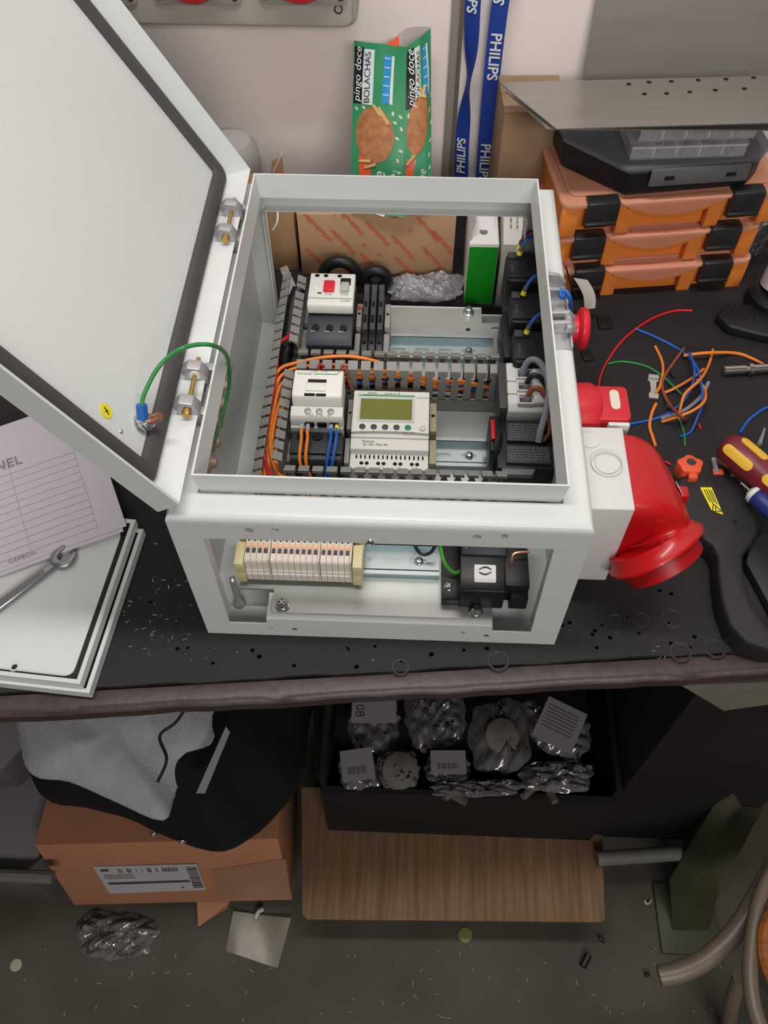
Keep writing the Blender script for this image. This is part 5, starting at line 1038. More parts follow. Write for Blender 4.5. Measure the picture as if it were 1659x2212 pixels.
b = MB(); A = [Vector((gx0, gy+0.004, gz)), Vector((gx0, gy+0.072, gz)), Vector((gx0+0.006, gy+0.070, gz+0.022)), Vector((gx0+0.006, gy+0.010, gz+0.022))]; b.loft([A, [p+Vector((0.0005, 0, 0)) for p in A]]); b.build('side_flap', MATS['white_card'], gc)
# grey white carton with small print
h0 = at(1064, 655, z=0.0); hx0, hx1, hy = gx1+0.004, gx1+0.048, gy-0.004; hz = at(1085, 525, y=hy).z
hc_ = thing('instruction_carton', ((hx0+hx1)/2, hy+0.04, 0), 'off-white carton with small dark print on its top beside the green one', 'carton')
b = MB(); b.prism([(hy, 0), (hy, hz-0.002), (hy+0.060, hz+0.022), (hy+0.060, 0)], (hx0, 0, 0), Y, Z, 0, hx1-hx0); b.build('walls', mat('offwhite_card', (206, 202, 194), 0.6), hc_, bevel=0.0006)
tv_ = Vector((0, 0.060, 0.024)).normalized(); tn_ = X.cross(tv_); b = MB()
_r = random.Random(3)
for i in range(5):
    yy = hy+0.012+0.006*(i > 2)
    while yy < hy+0.052:
        l_ = _r.uniform(0.002, 0.006); A = [Vector((hx1-0.008-i*0.0070+sx, y_, hz-0.002+(y_-hy)*0.4))+tn_*0.0003 for sx, y_ in ((-0.0009, yy), (0.0009, yy), (0.0009, yy+l_), (-0.0009, yy+l_))]; b.loft([A, [p+tn_*0.0001 for p in A]]); yy += l_+0.0015
b.build('small_print', M_inkg, hc_, kind='stuff')
# bubble wrap
b = MB(); crumple(b, [at(830, 652, z=0.006), at(1000, 655, z=0.006), at(1000, 590, z=0.006), at(838, 600, z=0.006)], 0.020, 9, 34, 22); tag(b.build('bubble_wrap', film('bubble_film', (228, 226, 234), 0.20, bump=0.9, bscale=150), angle=80), 'crumpled clear bubble wrap behind the rear rail', 'plastic film')
# black rolls
for (px, py, r_, lb) in ((735, 592, 0.026, 'black cable roll standing behind the motor breaker'), (812, 598, 0.020, 'smaller black cable roll behind the fuse terminals')):
    c = at(px, py, y=0.455); b = MB(); zc = r_
    R = [[Vector((c.x, 0.455, zc))+Vector((math.cos(a)*(r_-0.007+0.007*math.cos(q)), 0.007*math.sin(q), math.sin(a)*(r_-0.007+0.007*math.cos(q)))) for q in [2*math.pi*k/12 for k in range(12)]] for a in [2*math.pi*k/32 for k in range(33)]]
    b.loft(R, cap=False); tag(b.build('cable_roll', M_black), lb, 'cable roll', 'black cable rolls')
# pale metal bracket with a black arrow at the left rear
ba = [at(605, 582, z=0.075), at(620, 576, z=0.080), at(640, 622, z=0.052), at(652, 655, z=0.045), at(622, 662, z=0.045), at(612, 600, z=0.070)]
b = MB(); b.loft([ba, [p+Vector((0, 0.0006, 0.0012)) for p in ba]]); bk = tag(b.build('angle_bracket', mat('pale_bracket', (198, 192, 182), 0.5)), 'pale bracket with a black arrow mark behind the hinge side duct', 'bracket')
b = MB(); tr = [at(612, 634, z=0.0535), at(628, 642, z=0.0520), at(613, 651, z=0.0520)]
for i in range(3): b.cyl(tr[i]+Vector((0, -0.002, 0.003)), tr[(i+1) % 3]+Vector((0, -0.002, 0.003)), 0.0012, seg=6)
b.build('arrow_mark', M_ink, bk)

# ================================================================== on the wall
# row of red sockets
sk = thing('socket_panel', (0.0, WY-0.03, at(530, 44, y=WY-0.055).z), 'grey wall box with three round red power sockets', 'socket panel')
sR = at(770, 20, y=WY-0.055).x; sz = at(600, 42, y=WY-0.055).z-0.012
b = MB(); b.prism(rrect(sR-0.52, sR, sz, sz+0.16, 0.012), (0, WY, 0), X, Z, 0.0, 0.045); b.prism(rrect(sR-0.516, sR-0.004, sz+0.004, sz+0.156, 0.010), (0, WY, 0), X, Z, 0.045, 0.055); b.build('housing', mat('socket_grey', (176, 170, 160), 0.5), sk, bevel=0.003, bseg=3)
b = MB(); c = at(731, 20, y=WY-0.055); b.lathe(c, -Y, [(0.0045, -0.002), (0.0045, 0.0006), (0.0034, 0.0006), (0.003, -0.001)], 16); b.build('cover_screw', M_hole, sk)
for px in (650, 418, 190):
    c = at(px, -38, y=WY-0.058); xh = 0.046
    b = MB(); b.prism(rrect(c.x-xh, c.x+xh, at(px, 11, y=WY-0.056).z, at(px, 11, y=WY-0.056).z+0.09, 0.008), (0, WY, 0), X, Z, 0.055, 0.0575); b.build('socket_plate', mat('socket_plate_grey', (160, 154, 146), 0.5), sk, bevel=0.001)
    b = MB(); cc = Vector((c.x, WY-0.0575, at(px, 14, y=WY-0.075).z+0.034)); b.lathe(cc, -Y, [(0.0335, 0), (0.0335, 0.014), (0.031, 0.018), (0.027, 0.018), (0.026, 0.004)], 36); b.build('red_socket', mat('socket_red', (176, 28, 36), 0.4), sk, label='round red socket')
    for s_ in (-1, 1):
        b = MB(); b.lathe((c.x+s_*0.039, WY-0.0575, at(px, 11, y=WY-0.056).z+0.008), -Y, [(0.0035, 0), (0.003, 0.0008)], 12); b.build('plate_screw', mat('screw_dark', (84, 80, 78), 0.4, metal=0.7), sk)
# biscuit bag
bagm = mat('bag_green', (52, 138, 92), 0.35, noise=0.05, nscale=30, coat=0.3)
bg = thing('biscuit_bag', at(850, 465, y=0.484), 'open green biscuit bag with pictures of round biscuits stuck up behind the cabinet', 'bag')
TL, TM, TR = at(765, 88, y=0.600), at(878, 102, y=0.575), at(930, 62, y=0.612)
BL, BM, BR = at(757, 452, y=0.4830), at(868, 470, y=0.4780), at(932, 440, y=0.4835)
def face(A, B_, C_, D, cr):                                    # A,B top; D,C bottom
    def f(u, v):
        p = A.lerp(B_, u).lerp(D.lerp(C_, u), v); nrm = (B_-A).cross(D-A).normalized()
        return p+nrm*(cr*0.006*math.sin(math.pi*u)*math.sin(math.pi*min(1, v*1.1))+0.0008*math.sin(9*u+14*v)*math.sin(math.pi*u))
    return f
f1 = face(TL, TM, BM, BL, -1); f2 = face(TM, TR, BR, BM, -1)
b = MB(); b.sheet(f1, 14, 24, 0.0003); b.build('front_panel', bagm, bg, angle=70)
b = MB(); b.sheet(f2, 10, 24, 0.0003); b.build('side_panel', bagm, bg, angle=70)
bk_ = [at(835, 95, y=0.618), at(862, 78, y=0.625), at(885, 60, y=0.626), TR+Vector((0, 0.004, 0))]
def fb(u, v):
    A = smooth(bk_, 4); p = A[min(int(u*(len(A)-1)), len(A)-1)]; q = Vector((p.x, p.y-0.03, p.z-0.06)); return p.lerp(q, v)
b = MB(); b.sheet(fb, 10, 6, 0.0003); b.build('inner_lining', mat('foil_grey', (178, 168, 168), 0.4), bg, angle=70)
b = MB(); A = [at(835, 95, y=0.610), at(862, 78, y=0.615), at(862, 100, y=0.605), at(845, 99, y=0.606)]; b.loft([A, [p+Vector((0, 0.0004, 0)) for p in A]]); b.build('orange_back', mat('bag_orange', (226, 84, 48), 0.4), bg)
def decal(fn, u0, u1, v0, v1, name, mt, lift=0.0006, nu=6, nv=10):
    def g(u, v):
        uu, vv = u0+(u1-u0)*u, v0+(v1-v0)*v; e = 0.01
        p = fn(uu, vv); nr = (fn(uu+e, vv)-fn(uu-e, vv)).cross(fn(uu, vv+e)-fn(uu, vv-e)).normalized(); nr = nr if nr.dot(CAM-p) > 0 else -nr
        return p+nr*lift
    b = MB(); b.grid(g, nu, nv); return b.build(name, mt, bg, angle=70)
def dtext(fn, s_, u, v, size, name, mt, shear=0.0, xs=1.0, lift=0.0010, flip=1):
    """lettering running up the panel"""
    e = 0.01; p = fn(u, v); du = (fn(u+e, v)-fn(u-e, v)).normalized(); dv = (fn(u, v+e)-fn(u, v-e)).normalized(); nr = du.cross(dv); nr = nr if nr.dot(CAM-p) > 0 else -nr; nr.normalize()
    b = MB(); tu = -dv*flip; tw = nr.cross(tu)
    textmb(b, s_, p+nr*lift, tu, tw, size, lift=0.0002, shear=shear, xs=xs); return b.build(name, mt, bg)
M_bl = mat('bag_black', (30, 28, 34), 0.4); M_bw = mat('bag_white', (206, 214, 214), 0.4); M_bb = mat('bag_blue', (30, 136, 200), 0.4); M_bo = mat('bag_orange', (226, 84, 48), 0.4); M_bi = mat('biscuit_brown', (172, 112, 70), 0.6, noise=0.3, nscale=140); M_oat = mat('oat_cream', (206, 200, 160), 0.6); M_stalk = mat('stalk_straw', (206, 168, 104), 0.6)
for fn, k in ((f1, 0), (f2, 1)):
    w_ = 1.0
    decal(fn, 0.02, 0.20 if not k else 0.28, 0.03, 0.36, 'black_band', M_bl); decal(fn, 0.21 if not k else 0.29, 0.42 if not k else 0.48, 0.04, 0.36, 'white_band', M_bw)
    decal(fn, 0.60 if not k else 0.60, 0.73 if not k else 0.76, 0.06, 0.34, 'blue_band', M_bb); decal(fn, 0.74 if not k else 0.77, 0.79 if not k else 0.83, 0.06, 0.34, 'pale_band', M_bw)
    dtext(fn, 'pingo doce', 0.11 if not k else 0.15, 0.195, 0.0118, 'brand_lettering', M_inkw, shear=0.35, xs=1.05)
    dtext(fn, 'BOLACHAS', 0.31 if not k else 0.38, 0.205, 0.0100 if not k else 0.0062, 'title_lettering', M_ink, xs=1.0 if not k else 1.6)
    for j_ in range(5): decal(fn, 0.61, 0.72 if not k else 0.75, 0.075+j_*0.053, 0.081+j_*0.053, 'band_divider', M_bw, lift=0.0009, nu=2, nv=1)
    decal(fn, 0.17 if not k else 0.08, 0.40 if not k else 0.32, 0.66, 0.985, 'orange_band', M_bo, nv=8)
    for j_ in range(3): decal(fn, (0.215 if not k else 0.12)+0.06*j_, (0.23 if not k else 0.14)+0.06*j_, 0.80, 0.95, 'small_print_line', M_bw, lift=0.0009, nu=1, nv=6)
    dtext(fn, 'ne', 0.58 if not k else 0.62, 0.80, 0.0190 if not k else 0.012, 'name_lettering', M_inkw, shear=0.3)
    dtext(fn, 'Da', 0.58 if not k else 0.62, 0.972, 0.0150 if not k else 0.012, 'name_lettering', M_inkw, shear=0.3)
    # biscuit
    uc, vc, ru, rv = (0.46, 0.535, 0.37, 0.165) if not k else (0.42, 0.49, 0.36, 0.170)
    b = MB(); n_ = 28; e = 0.01
    def q(u, v, h):
        p = fn(u, v); nr = (fn(u+e, v)-fn(u-e, v)).cross(fn(u, v+e)-fn(u, v-e)).normalized(); nr = nr if nr.dot(CAM-p) > 0 else -nr; return p+nr*h
    cen = [q(uc, vc, 0.0016)]; rg = []
    for s_ in (0.4, 0.75, 1.0): rg.append([q(uc+ru*s_*math.cos(2*math.pi*i/n_), vc+rv*s_*math.sin(2*math.pi*i/n_), 0.0016 if s_ < 1 else 0.0009) for i in range(n_)])
    b.loft(rg, cap=True); b.build('biscuit_picture', M_bi, bg, angle=70, label='printed round brown biscuit')
    rnd = random.Random(4+k)
    spots_ = [(0.93, 0.40), (0.84, 0.44), (0.95, 0.47), (0.88, 0.53), (0.95, 0.60), (0.90, 0.66), (0.93, 0.73), (0.82, 0.75), (0.88, 0.82), (0.74, 0.80), (0.80, 0.39), (0.10, 0.39), (0.25, 0.38), (0.76, 0.88), (0.92, 0.90)] if not k else [(0.90, 0.36), (0.85, 0.44), (0.94, 0.52), (0.90, 0.62), (0.86, 0.70), (0.92, 0.78), (0.80, 0.84), (0.10, 0.40)]
    for (u, v) in spots_:
        a = rnd.uniform(0, 3); su_ = 0.040 if not k else 0.05; b = MB()
        pts_ = [q(u+su_*math.cos(t)*math.cos(a)-0.6*su_*math.sin(t)*math.sin(a), v+0.35*(su_*math.cos(t)*math.sin(a)+0.6*su_*math.sin(t)*math.cos(a)), 0.0010) for t in [2*math.pi*i/10 for i in range(10)]]
        b.add(pts_, [tuple(range(10))]); b.build('oat_picture', M_oat, bg)
    for (u0, v0, u1, v1) in (((0.44, 0.36, 0.60, 0.42), (0.55, 0.37, 0.72, 0.46), (0.17, 0.70, 0.40, 0.69), (0.28, 0.735, 0.50, 0.705)) if not k else ((0.45, 0.28, 0.60, 0.35), (0.62, 0.28, 0.50, 0.34), (0.10, 0.69, 0.30, 0.65))):
        b = MB(); b.cyl(q(u0, v0, 0.0012), q(u1, v1, 0.0014), 0.0016, 0.0022, seg=6); b.build('stalk_picture', M_stalk, bg)
# lanyard: two hanging straps
ly = thing('lanyard', at(1040, 380, y=WY-0.012), 'blue lanyard with white lettering hanging down the wall in two straps', 'lanyard')
M_ly = mat('lanyard_blue', (30, 62, 150), 0.55, bump=0.2, bscale=600)
def strap(cpts, wfn, name):
    P = smooth(cpts, 6)
    def f(u, v):
        t = v*(len(P)-1); i = min(int(t), len(P)-2); p = P[i].lerp(P[i+1], t-i); w_, tw = wfn(v); return p+Vector((w_*math.cos(tw), -w_*math.sin(tw), 0))*(u-0.5)
    b = MB(); b.sheet(f, 2, len(P)*2, 0.0008); b.build(name, M_ly, ly, angle=60); return f
yS = WY-0.012
fR = strap([at(1100, -60, y=yS), at(1082, 0, y=yS), at(1064, 150, y=yS), at(1050, 300, y=yS), at(1038, 450, y=yS)], lambda v: (0.0185, 0.1), 'strap')
fL = strap([at(1030, -60, y=yS), at(1022, 0, y=yS), at(1018, 110, y=yS), at(1010, 200, y=yS), at(1000, 290, y=yS), at(997, 370, y=yS), at(996, 450, y=yS)], lambda v: (0.0175, 0.35+1.05*math.exp(-((v-0.46)/0.13)**2)), 'strap')
def strap_text(f, s_, v, sz, flip):
    p = f(0.5, v); du = (f(1, v)-f(0, v)).normalized(); dv = (f(0.5, v+0.01)-f(0.5, v-0.01)).normalized(); nr = du.cross(dv).normalized(); nr = nr if nr.dot(CAM-p) > 0 else -nr
    b = MB(); tu = dv*flip; textmb(b, s_, p+nr*0.0010, tu, nr.cross(tu), sz, lift=0.0008, xs=1.0, bold=0.022); b.build('strap_lettering', M_inkw, ly)
strap_text(fR, 'PHILIPS', 0.085, 0.0165, 1); strap_text(fR, 'PHILIPS', 0.455, 0.0165, 1); strap_text(fR, 'PHILIPS', 0.825, 0.0165, 1)
strap_text(fL, 'PHILIPS', 0.115, 0.0150, 1); strap_text(fL, 'PHILIPS', 0.76, 0.0150, -1)

# ================================================================== under the bench
def blanket(b, pix, zc, zr, seed, amp, thick=0.012, n=22):
    """cloth patch filling an outline; zc height, zr sag towards the rim"""
    P = [at(x, y, z=zc) for x, y in pix]; c = sum(P, Vector())/len(P); rnd = random.Random(seed)
    ph = [(rnd.uniform(15, 55), rnd.uniform(15, 55), rnd.uniform(0, 6)) for _ in range(6)]
    Q = smooth(P+[P[0]], 4)[:-1]; m_ = len(Q); rings = []
    for k in range(9):
        s_ = 1-(k/8)*0.97; r = []
        for p in Q:
            q = c.lerp(p, s_); h = sum(math.sin(a*q.x+e*q.y+o) for a, e, o in ph)/6
            r.append(Vector((q.x, q.y, zc+zr*(1-s_**2)+amp*h-zr*0.3)))
        rings.append(r)
    low = [Vector((p.x, p.y, p.z-thick)) for p in rings[0]]
    b.loft([low]+rings); return b
# shipping carton leaning forward
sc0 = thing('shipping_carton', at(395, 1950, z=-0.755), 'reddish brown shipping carton with barcode label under the bench', 'carton')
FLp, FRp = at(160, 1955, z=-0.755), at(632, 1944, z=-0.755)
TLp, TRp = at(75, 1826, z=-0.575), at(600, 1812, z=-0.575)
up_ = (TLp-FLp); rt_ = (FRp-FLp); bkv = up_.cross(rt_).normalized(); bkv = bkv if bkv.y > 0 else -bkv; D_ = 0.15
B_ = [FLp, FRp, FRp+bkv*D_, FLp+bkv*D_]; T_ = [TLp, TRp, TRp+bkv*D_, TLp+bkv*D_]
b = MB(); b.loft([B_, T_]); b.build('walls', M_kraft2, sc0, bevel=0.001)
nf = -bkv; ru = rt_.normalized(); rv = nf.cross(ru).normalized(); rv = rv if rv.z > 0 else -rv
def on_face(px, py, lift=0.0006):
    d = _fw + _r2*((px-829.5)/FPX) - _u2*((py-1106)/FPX); return CAM + d*((FLp+nf*lift-CAM).dot(nf)/d.dot(nf))
q4 = [on_face(*p) for p in ((237, 1930), (445, 1922), (425, 1866), (201, 1872))]
b = MB(); b.loft([q4, [p+nf*0.0004 for p in q4]]); b.build('shipping_label', mat('label_white', (176, 172, 176), 0.5), sc0, label='white shipping label with barcodes')
b = MB(); rnd = random.Random(2)
def lab(u, v): return q4[3].lerp(q4[2], u).lerp(q4[0].lerp(q4[1], u), v)+nf*0.0006
def patch(u0, u1, v0, v1): A = [lab(u0, v1), lab(u1, v1), lab(u1, v0), lab(u0, v0)]; b.loft([A, [p+nf*0.0002 for p in A]])
u = 0.22
while u < 0.80: w_ = rnd.choice((0.006, 0.011, 0.017)); patch(u, u+w_, 0.10, 0.24); u += w_+rnd.choice((0.006, 0.010, 0.05))
patch(0.05, 0.13, 0.10, 0.17)
for v in (0.30, 0.36, 0.42): patch(0.05, 0.35, v, v+0.015)
patch(0.05, 0.87, 0.58, 0.66)
v = 0.10
while v < 0.90: w_ = rnd.choice((0.02, 0.04, 0.06)); patch(0.885, 0.985, v, v+w_); v += w_+0.03
patch(0.76, 0.79, 0.84, 0.88); b.build('label_print', mat('label_print_dark', (70, 62, 64), 0.6), sc0, kind='stuff')
b = MB(); A = [on_face(425, 1950), on_face(495, 1950), at(492, 1962, z=-0.79), at(428, 2003, z=-0.79)]; b.loft([A, [p+Vector((0, 0.002, 0.0)) for p in A]]); b.build('bottom_flap', M_kraft2, sc0)
b = MB(); A = [on_face(470, 1945), on_face(628, 1940), on_face(618, 1855), on_face(455, 1880)]; b.loft([A, [p+nf*0.0006 for p in A]]); b.build('packing_tape', mat('packing_tape', (186, 146, 118), 0.2, alpha=0.35), sc0, label='clear packing tape with glints')
b = MB(); A = [TLp+nf*0.0, TRp, TRp+bkv*0.10+Vector((0, 0, 0.006)), TLp+bkv*0.10+Vector((0, 0, 0.006))]; b.loft([A, [p+Vector((0, 0, 0.002)) for p in A]]); b.build('top_flap', M_kraft2, sc0)
# black jacket with grey lining heaped on it
jk = thing('jacket', at(330, 1700, z=-0.56), 'black jacket with grey fleece lining heaped on the shipping carton', 'jacket')
b = MB(); blanket(b, [(30, 1560), (70, 1700), (170, 1728), (260, 1752), (340, 1790), (430, 1818), (490, 1818), (540, 1790), (590, 1740), (640, 1680), (660, 1560), (655, 1440), (400, 1380), (60, 1400)], -0.53, 0.08, 5, 0.020, 0.02); b.build('shell', mat('black_cloth', (10, 10, 11), 0.9, bump=0.3, bscale=200), jk, angle=80)
b = MB(); blanket(b, [(20, 1500), (35, 1590), (55, 1660), (140, 1680), (240, 1722), (346, 1764), (372, 1700), (425, 1640), (462, 1585), (478, 1510), (470, 1420), (30, 1420)], -0.475, 0.045, 8, 0.010, 0.012); b.build('fleece_lining', mat('grey_fleece', (176, 176, 181), 0.95, noise=0.12, nscale=40, bump=0.5, bscale=350), jk, angle=80, label='grey fleece lining')
b = MB()
lt_ = [at(424, 1714, z=-0.440), at(443, 1714, z=-0.440), at(497, 1582, z=-0.440), at(488, 1570, z=-0.440)]; b.loft([lt_, [p+Z*0.001 for p in lt_]]); b.build('reflective_tape', mat('reflective_grey', (170, 168, 172), 0.4), jk, label='narrow pale reflective strip')
for px, py in ((332, 1802), (394, 1818)):
    b = MB(); c = at(px, py, z=-0.555); R = [[c+Vector((math.cos(a)*(0.0055+0.0016*math.cos(q)), 0.0016*math.sin(q), math.sin(a)*(0.0055+0.0016*math.cos(q)))) for q in [2*math.pi*k/8 for k in range(8)]] for a in [2*math.pi*k/16 for k in range(17)]]
    b.loft(R, cap=False); b.build('snap_ring', M_steel, jk, label='shiny metal ring')
wire('drawstring', [at(410, 1515, z=-0.405), at(380, 1560, z=-0.405), at(345, 1590, z=-0.405), at(360, 1640, z=-0.405), at(340, 1690, z=-0.410)], 0.0022, mat('navy_cord', (40, 40, 56), 0.8), 'dark drawstring lying on the grey fleece', 'cord')
# dark crate full of bagged parts
cr_ = thing('dark_crate', at(980, 1730, z=-0.60), 'dark brown open crate under the middle of the bench', 'crate')
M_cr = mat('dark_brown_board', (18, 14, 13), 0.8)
f0, f1_ = at(690, 1722, z=-0.47), at(1335, 1722, z=-0.47); yf = (f0.y+f1_.y)/2
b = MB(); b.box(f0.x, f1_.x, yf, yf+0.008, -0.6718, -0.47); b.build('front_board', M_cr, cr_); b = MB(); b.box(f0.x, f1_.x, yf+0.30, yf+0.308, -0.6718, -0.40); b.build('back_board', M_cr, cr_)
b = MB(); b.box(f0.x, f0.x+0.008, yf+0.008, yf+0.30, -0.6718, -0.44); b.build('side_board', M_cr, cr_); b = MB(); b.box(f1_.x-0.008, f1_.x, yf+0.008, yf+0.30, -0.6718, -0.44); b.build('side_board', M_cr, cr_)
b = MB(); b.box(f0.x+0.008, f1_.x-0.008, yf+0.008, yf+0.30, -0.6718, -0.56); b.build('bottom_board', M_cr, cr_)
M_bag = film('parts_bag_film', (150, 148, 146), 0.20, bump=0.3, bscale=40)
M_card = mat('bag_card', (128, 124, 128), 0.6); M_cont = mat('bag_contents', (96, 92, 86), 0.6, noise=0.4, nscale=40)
bags = [((760, 1500), (858, 1500), (865, 1628), (750, 1628), 'bag with white card numbered 08 in the crate', 'card'), ((722, 1635), (800, 1620), (828, 1700), (745, 1712), 'small bag with tilted barcode label at the crate front', 'bar'), ((805, 1630), (905, 1620), (905, 1700), (830, 1710), 'bag of round pale parts beside the tilted barcode bag', 'puck'), ((915, 1630), (1020, 1632), (1010, 1690), (920, 1690), 'bag with straight barcode label in the crate middle', 'bar2'), ((870, 1500), (1000, 1495), (1010, 1610), (880, 1620), 'large crumpled clear bag behind the barcode bags', 'none'), ((1010, 1520), (1140, 1510), (1150, 1660), (1020, 1680), 'crumpled bag holding a round white part', 'puck'), ((1120, 1500), (1290, 1560), (1250, 1660), (1150, 1610), 'bag with a white leaflet lying aslant', 'leaf'), ((1130, 1640), (1290, 1650), (1270, 1715), (1120, 1712), 'flat empty clear bag at the end of the crate', 'none'), ((930, 1690), (1130, 1680), (1120, 1722), (930, 1722), 'low crumpled bag drooping over the crate front', 'none')]
for i, (p0, p1, p2, p3, lb, kind) in enumerate(bags):
    zz = -0.445+0.006*(i % 3)-(0.010 if i in (4, 5) else 0); A = [at(*p3, z=zz), at(*p2, z=zz), at(*p1, z=zz), at(*p0, z=zz)]
    r = thing('parts_bag', sum(A, Vector())/4-Z*0.02, 'clear '+lb if not lb.split()[0] in ('large', 'crumpled', 'flat', 'low', 'small') else lb, 'plastic bag', 'clear parts bags in the crate')
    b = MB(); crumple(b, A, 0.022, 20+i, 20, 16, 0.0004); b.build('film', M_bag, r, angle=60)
    cx = [sum((p[k] for p in A))/4 for k in range(2)]
    ua = (A[1]-A[0]).normalized(); va = Z.cross(ua).normalized(); c = Vector((cx[0], cx[1], zz-0.004))
    w_ = (A[1]-A[0]).length; h_ = (A[3]-A[0]).length
    if kind in ('card', 'bar', 'bar2', 'leaf'):
        b = MB(); b.prism(rrect(-w_*0.42, w_*0.42, -h_*(0.10 if kind == 'card' else 0.40), h_*0.44, 0.001), c+Z*0.028, ua, va, 0, 0.0006); b.build('card', M_card, r)
        b = MB()
        if kind == 'card': textmb(b, '08', c+Z*0.0288-ua*w_*0.27+va*h_*0.10, -va, ua, 0.018)
        elif kind in ('bar', 'bar2'):
            for k in range(12): b.prism(rect(-w_*0.25+k*w_*0.04, -w_*0.25+k*w_*0.04+w_*(0.014 if k % 3 else 0.026), -h_*0.22, -h_*0.02), c+Z*0.0288, ua, va, 0, 0.0002)
        else:
            for k in range(7): b.prism(rect(-w_*0.34, w_*0.30, h_*(0.30-0.07*k)-0.0006, h_*(0.30-0.07*k)+0.0006), c+Z*0.0288, ua, va, 0, 0.0002)
        b.build('card_print', mat('label_print_dark', (70, 62, 64), 0.6), r)
    if kind in ('puck',):
        b = MB(); b.lathe(c+Z*0.004, (0.2, -0.3, 1), [(0.022, 0), (0.024, 0.004), (0.024, 0.012), (0.018, 0.016)], 20); b.build('round_part', M_cont, r)
    if kind in ('none', 'card'):
        rnd = random.Random(i); 
        for k in range(5):
            b = MB(); q = c+ua*rnd.uniform(-0.35, 0.35)*w_+va*rnd.uniform(-0.4, -0.05)*h_; b.cyl(q, q+Vector((rnd.uniform(-.02, .02), rnd.uniform(-.02, .02), 0.006)), 0.005, seg=8); b.build('small_part', M_cont, r)
# corrugated cardboard sheets on the low shelf
M_cor = mat('corrugated_board', (116, 90, 64), 0.8, noise=0.32, nscale=22, stretch=(7, 0.35, 1))
cA_ = [at(662, 1986, z=-0.672), at(1302, 1992, z=-0.672), at(1308, 1984, z=-0.672), at(1298, 1700, z=-0.672), at(650, 1700, z=-0.672), at(652, 1974, z=-0.672)]
b = MB(); b.loft([[p-Z*0.007 for p in cA_], cA_]); cs = tag(b.build('corrugated_sheet', M_cor, bevel=0.002), 'corrugated cardboard sheet sticking out from the low shelf', 'cardboard')
# stacked grey crates at the left
M_crate = mat('crate_grey', (92, 90, 90), 0.5)
for i, (zt_, zb_, ptl, ptr, lb) in enumerate(((-0.50, -0.60, (-140, 1640), (20, 1655), 'grey plastic bin with two white labels under the bench'), (-0.615, FL, (-120, 1860), (60, 1890), 'dark grey bin below the labelled one on the low shelf'))):
    A = at(*ptr, z=zt_); r = thing('storage_bin', (A.x-0.12, A.y+0.1, zb_), lb, 'storage bin', 'grey bins under the bench')
    b = MB(); b.prism([(A.x-0.25, A.y), (A.x-0.02, A.y), (A.x, A.y+0.03), (A.x, A.y+0.20), (A.x-0.25, A.y+0.20)], (0, 0, 0), X, Y, zb_, zt_-0.012); b.build('bin_body', M_crate, r, bevel=0.003)
    b = MB(); b.prism([(A.x-0.26, A.y-0.008), (A.x-0.015, A.y-0.008), (A.x+0.008, A.y+0.026), (A.x+0.008, A.y+0.205), (A.x-0.26, A.y+0.205)], (0, 0, 0), X, Y, zt_-0.012, zt_); b.build('bin_rim', mat('crate_rim', (112, 110, 110), 0.5), r, bevel=0.003)
    if i == 0:
        for py in (1775, 1805):
            c = at(12, py, y=A.y-0.001); b = MB(); b.box(c.x-0.03, c.x+0.010, A.y-0.0012, A.y-0.0002, c.z-0.006, c.z+0.006); b.build('label', M_card, r); 
b = MB(); p0 = at(-60, 1888, z=-0.60); p1 = at(115, 1895, z=-0.60); b.cyl(p0, p1, 0.009, seg=10); tag(b.build('metal_bar', mat('pale_bar', (110, 106, 100), 0.5)), 'pale metal bar lying across the dark bin', 'metal bar')
# plastic on the floor
b = MB(); crumple(b, [at(165, 2075, z=FL+0.002), at(330, 2068, z=FL+0.002), at(345, 1985, z=FL+0.002), at(175, 1965, z=FL+0.002)], 0.030, 31, 30, 24); tag(b.build('plastic_bag', film('floor_bag_film', (205, 200, 196), 0.07, bump=0.9, bscale=45), angle=60), 'crumpled clear plastic bag on the floor in front of the carton', 'plastic bag')
A_ = [at(488, 2055, z=FL), at(600, 2092, z=FL), at(630, 1985, z=FL), at(505, 1970, z=FL)]
b = MB(); b.sheet(lambda u, v: A_[0].lerp(A_[1], u).lerp(A_[3].lerp(A_[2], u), v)+Z*(0.003+0.002*math.sin(6*u+2*v)+0.003*v*v), 10, 10, 0.0003); tag(b.build('plastic_sheet', film('dusty_film', (150, 138, 116), 0.45, rough=0.35, bump=0.1)), 'dusty flat plastic sheet on the floor', 'plastic film')
wire('foam_bit', [at(552, 1985, z=FL+0.010), at(558, 1970, z=FL+0.012), at(568, 1964, z=FL+0.010)], 0.0035, mat('foam_white', (190, 186, 178), 0.8), 'small curved foam piece on the dusty plastic sheet', 'foam')
b = MB(); b.lathe(at(1005, 2020, z=FL), Z, [(0.011, 0), (0.011, 0.0015), (0.009, 0.0018)], 20); tag(b.build('round_slug', mat('slug_olive', (128, 124, 74), 0.5)), 'round olive knockout disc on the floor under the cardboard', 'disc')
b = MB(); b.lathe(at(35, 2085, z=FL), Z, [(0.009, 0), (0.009, 0.0012), (0.007, 0.0016)], 16); tag(b.build('round_slug', mat('slug_cream', (160, 152, 128), 0.6)), 'cream coloured disc lying alone on the open floor', 'disc')
for (px, py, ang, ln, lb, mt) in ((1265, 2075, 1.0, 0.020, 'black plug cap lying on the floor', M_black), (1398, 2105, 0.2, 0.008, 'tiny dark scrap beside the stool leg', M_black), (1300, 2030, -0.4, 0.010, 'tiny dark scrap beneath the cardboard edge', M_black)):
    c = at(px, py, z=FL+0.006); b = MB(); dd = Vector((math.cos(ang), math.sin(ang), 0)); b.cyl(c-dd*ln/2, c+dd*ln/2, 0.0058 if ln > 0.015 else 0.003, seg=10); tag(b.build('floor_scrap', mt), lb, 'scrap')
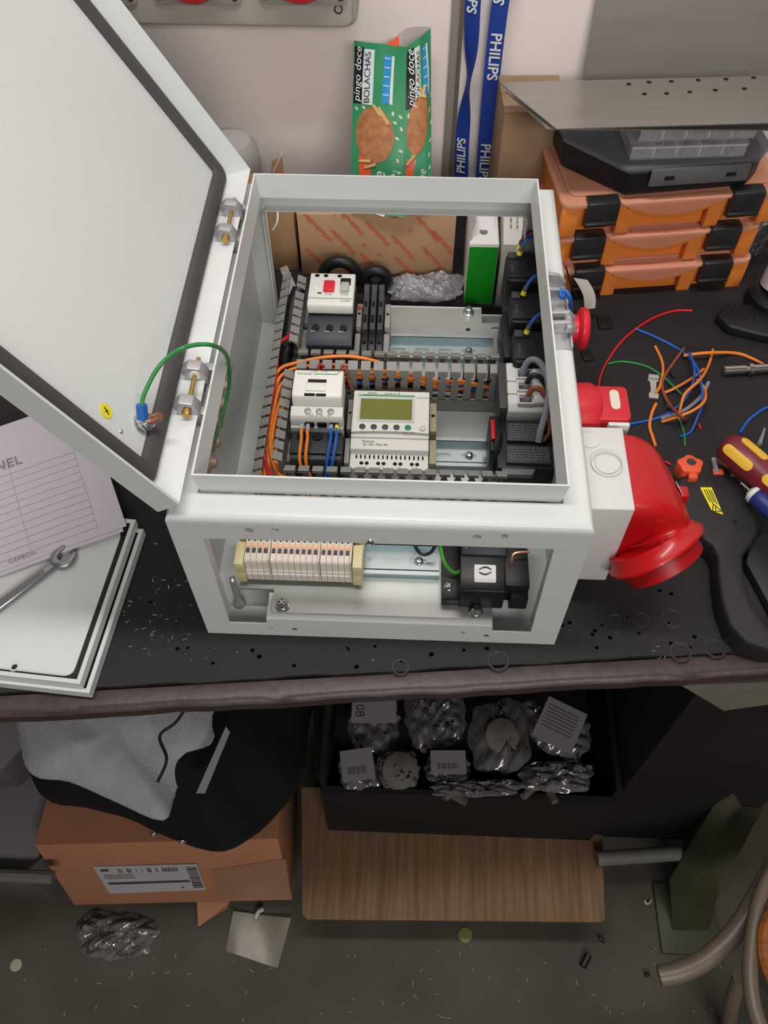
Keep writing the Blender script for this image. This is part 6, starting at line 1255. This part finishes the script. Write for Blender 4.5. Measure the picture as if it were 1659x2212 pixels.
# wire loop on the floor
wire('wire_ring', [at(1392, 1945, z=FL+0.003), at(1396, 1952, z=FL+0.003), at(1404, 1950, z=FL+0.003), at(1407, 1943, z=FL+0.003)], 0.002, M_alu, 'tiny bent wire hook on the floor by the bench foot', 'wire')
# dark drawer pedestal behind the right leg
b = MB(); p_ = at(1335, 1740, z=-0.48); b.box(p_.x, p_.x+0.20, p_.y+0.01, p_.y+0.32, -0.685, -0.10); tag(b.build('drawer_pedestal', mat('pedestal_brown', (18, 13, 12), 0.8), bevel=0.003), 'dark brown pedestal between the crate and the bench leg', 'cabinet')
# stool: bent beige tube and round wooden seat
stl = thing('stool', at(1700, 2100, z=FL), 'stool with beige tubular frame and brown wooden seat at the bench end', 'stool')
M_tube = mat('beige_tube', (112, 98, 84), 0.4, noise=0.1)
zs = -0.42
b = MB(); b.tube([at(1424, 2108, z=-0.48), at(1470, 2098, z=-0.475), at(1530, 2068, z=-0.47), at(1590, 2010, z=-0.46), at(1640, 1930, z=-0.45), at(1690, 1840, z=-0.44)], 0.0125, 14, 8); b.build('frame_tube', M_tube, stl)
b = MB(); b.tube([at(1680, 1860, z=zs), at(1645, 1930, z=zs), at(1627, 2010, z=zs), at(1620, 2100, z=zs), at(1630, 2180, z=zs), at(1660, 2260, z=zs)], 0.0090, 12, 8); b.build('frame_hoop', M_tube, stl)
b = MB(); b.tube([at(1600, 2110, z=-0.52), at(1580, 2170, z=-0.60), at(1572, 2240, z=FL+0.01)], 0.0100, 12, 6); b.build('leg', M_tube, stl)
sc_ = at(1780, 2070, z=-0.405); rs = (at(1640, 2060, z=-0.405)-sc_).length
b = MB(); b.lathe(sc_, Z, [(rs-0.006, -0.014), (rs, -0.010), (rs, -0.002), (rs-0.004, 0.002), (rs*0.5, 0.000), (0.004, -0.001)], 48); b.build('seat', mat('stool_wood', (150, 88, 44), 0.45, noise=0.25, nscale=10, stretch=(1, 14, 1)), stl)
b = MB(); b.tube([at(1700, 2150, z=-0.43), at(1705, 2170, z=-0.62), at(1710, 2190, z=FL)], 0.010, 10, 5); b.build('leg', M_tube, stl)
# metal shavings and dust
rnd = random.Random(12); b = MB()
for i in range(90):
    if i < 60: px, py = rnd.gauss(360, 60), rnd.gauss(1330, 60)
    else: px, py = rnd.uniform(300, 1600), rnd.uniform(1330, 1440)
    if py < 1150 or py > 1448 or (430 < px < 1215 and py < 1398) or px < 240: continue
    c = at(px, py, z=0.0004); a = rnd.uniform(0, 3.1); l_ = rnd.uniform(0.0006, 0.0022); dd = Vector((math.cos(a), math.sin(a), 0)); b.cyl(c-dd*l_, c+dd*l_, 0.00022, seg=4)
sh = tag(b.build('metal_shavings', M_steel), 'fine bright metal shavings scattered on the mat', 'shavings'); sh['kind'] = 'stuff'
b = MB()
for i in range(70):
    px, py = rnd.uniform(20, 1560), rnd.uniform(2030, 2205); c = at(px, py, z=FL+0.001); a = rnd.uniform(0, 3.1); l_ = rnd.uniform(0.001, 0.004); dd = Vector((math.cos(a), math.sin(a), 0)); b.cyl(c-dd*l_, c+dd*l_, 0.0007, seg=4)
sh = tag(b.build('floor_dirt', mat('dirt_pale', (150, 144, 130), 0.7)), 'pale crumbs and clippings scattered on the floor', 'dirt'); sh['kind'] = 'stuff'
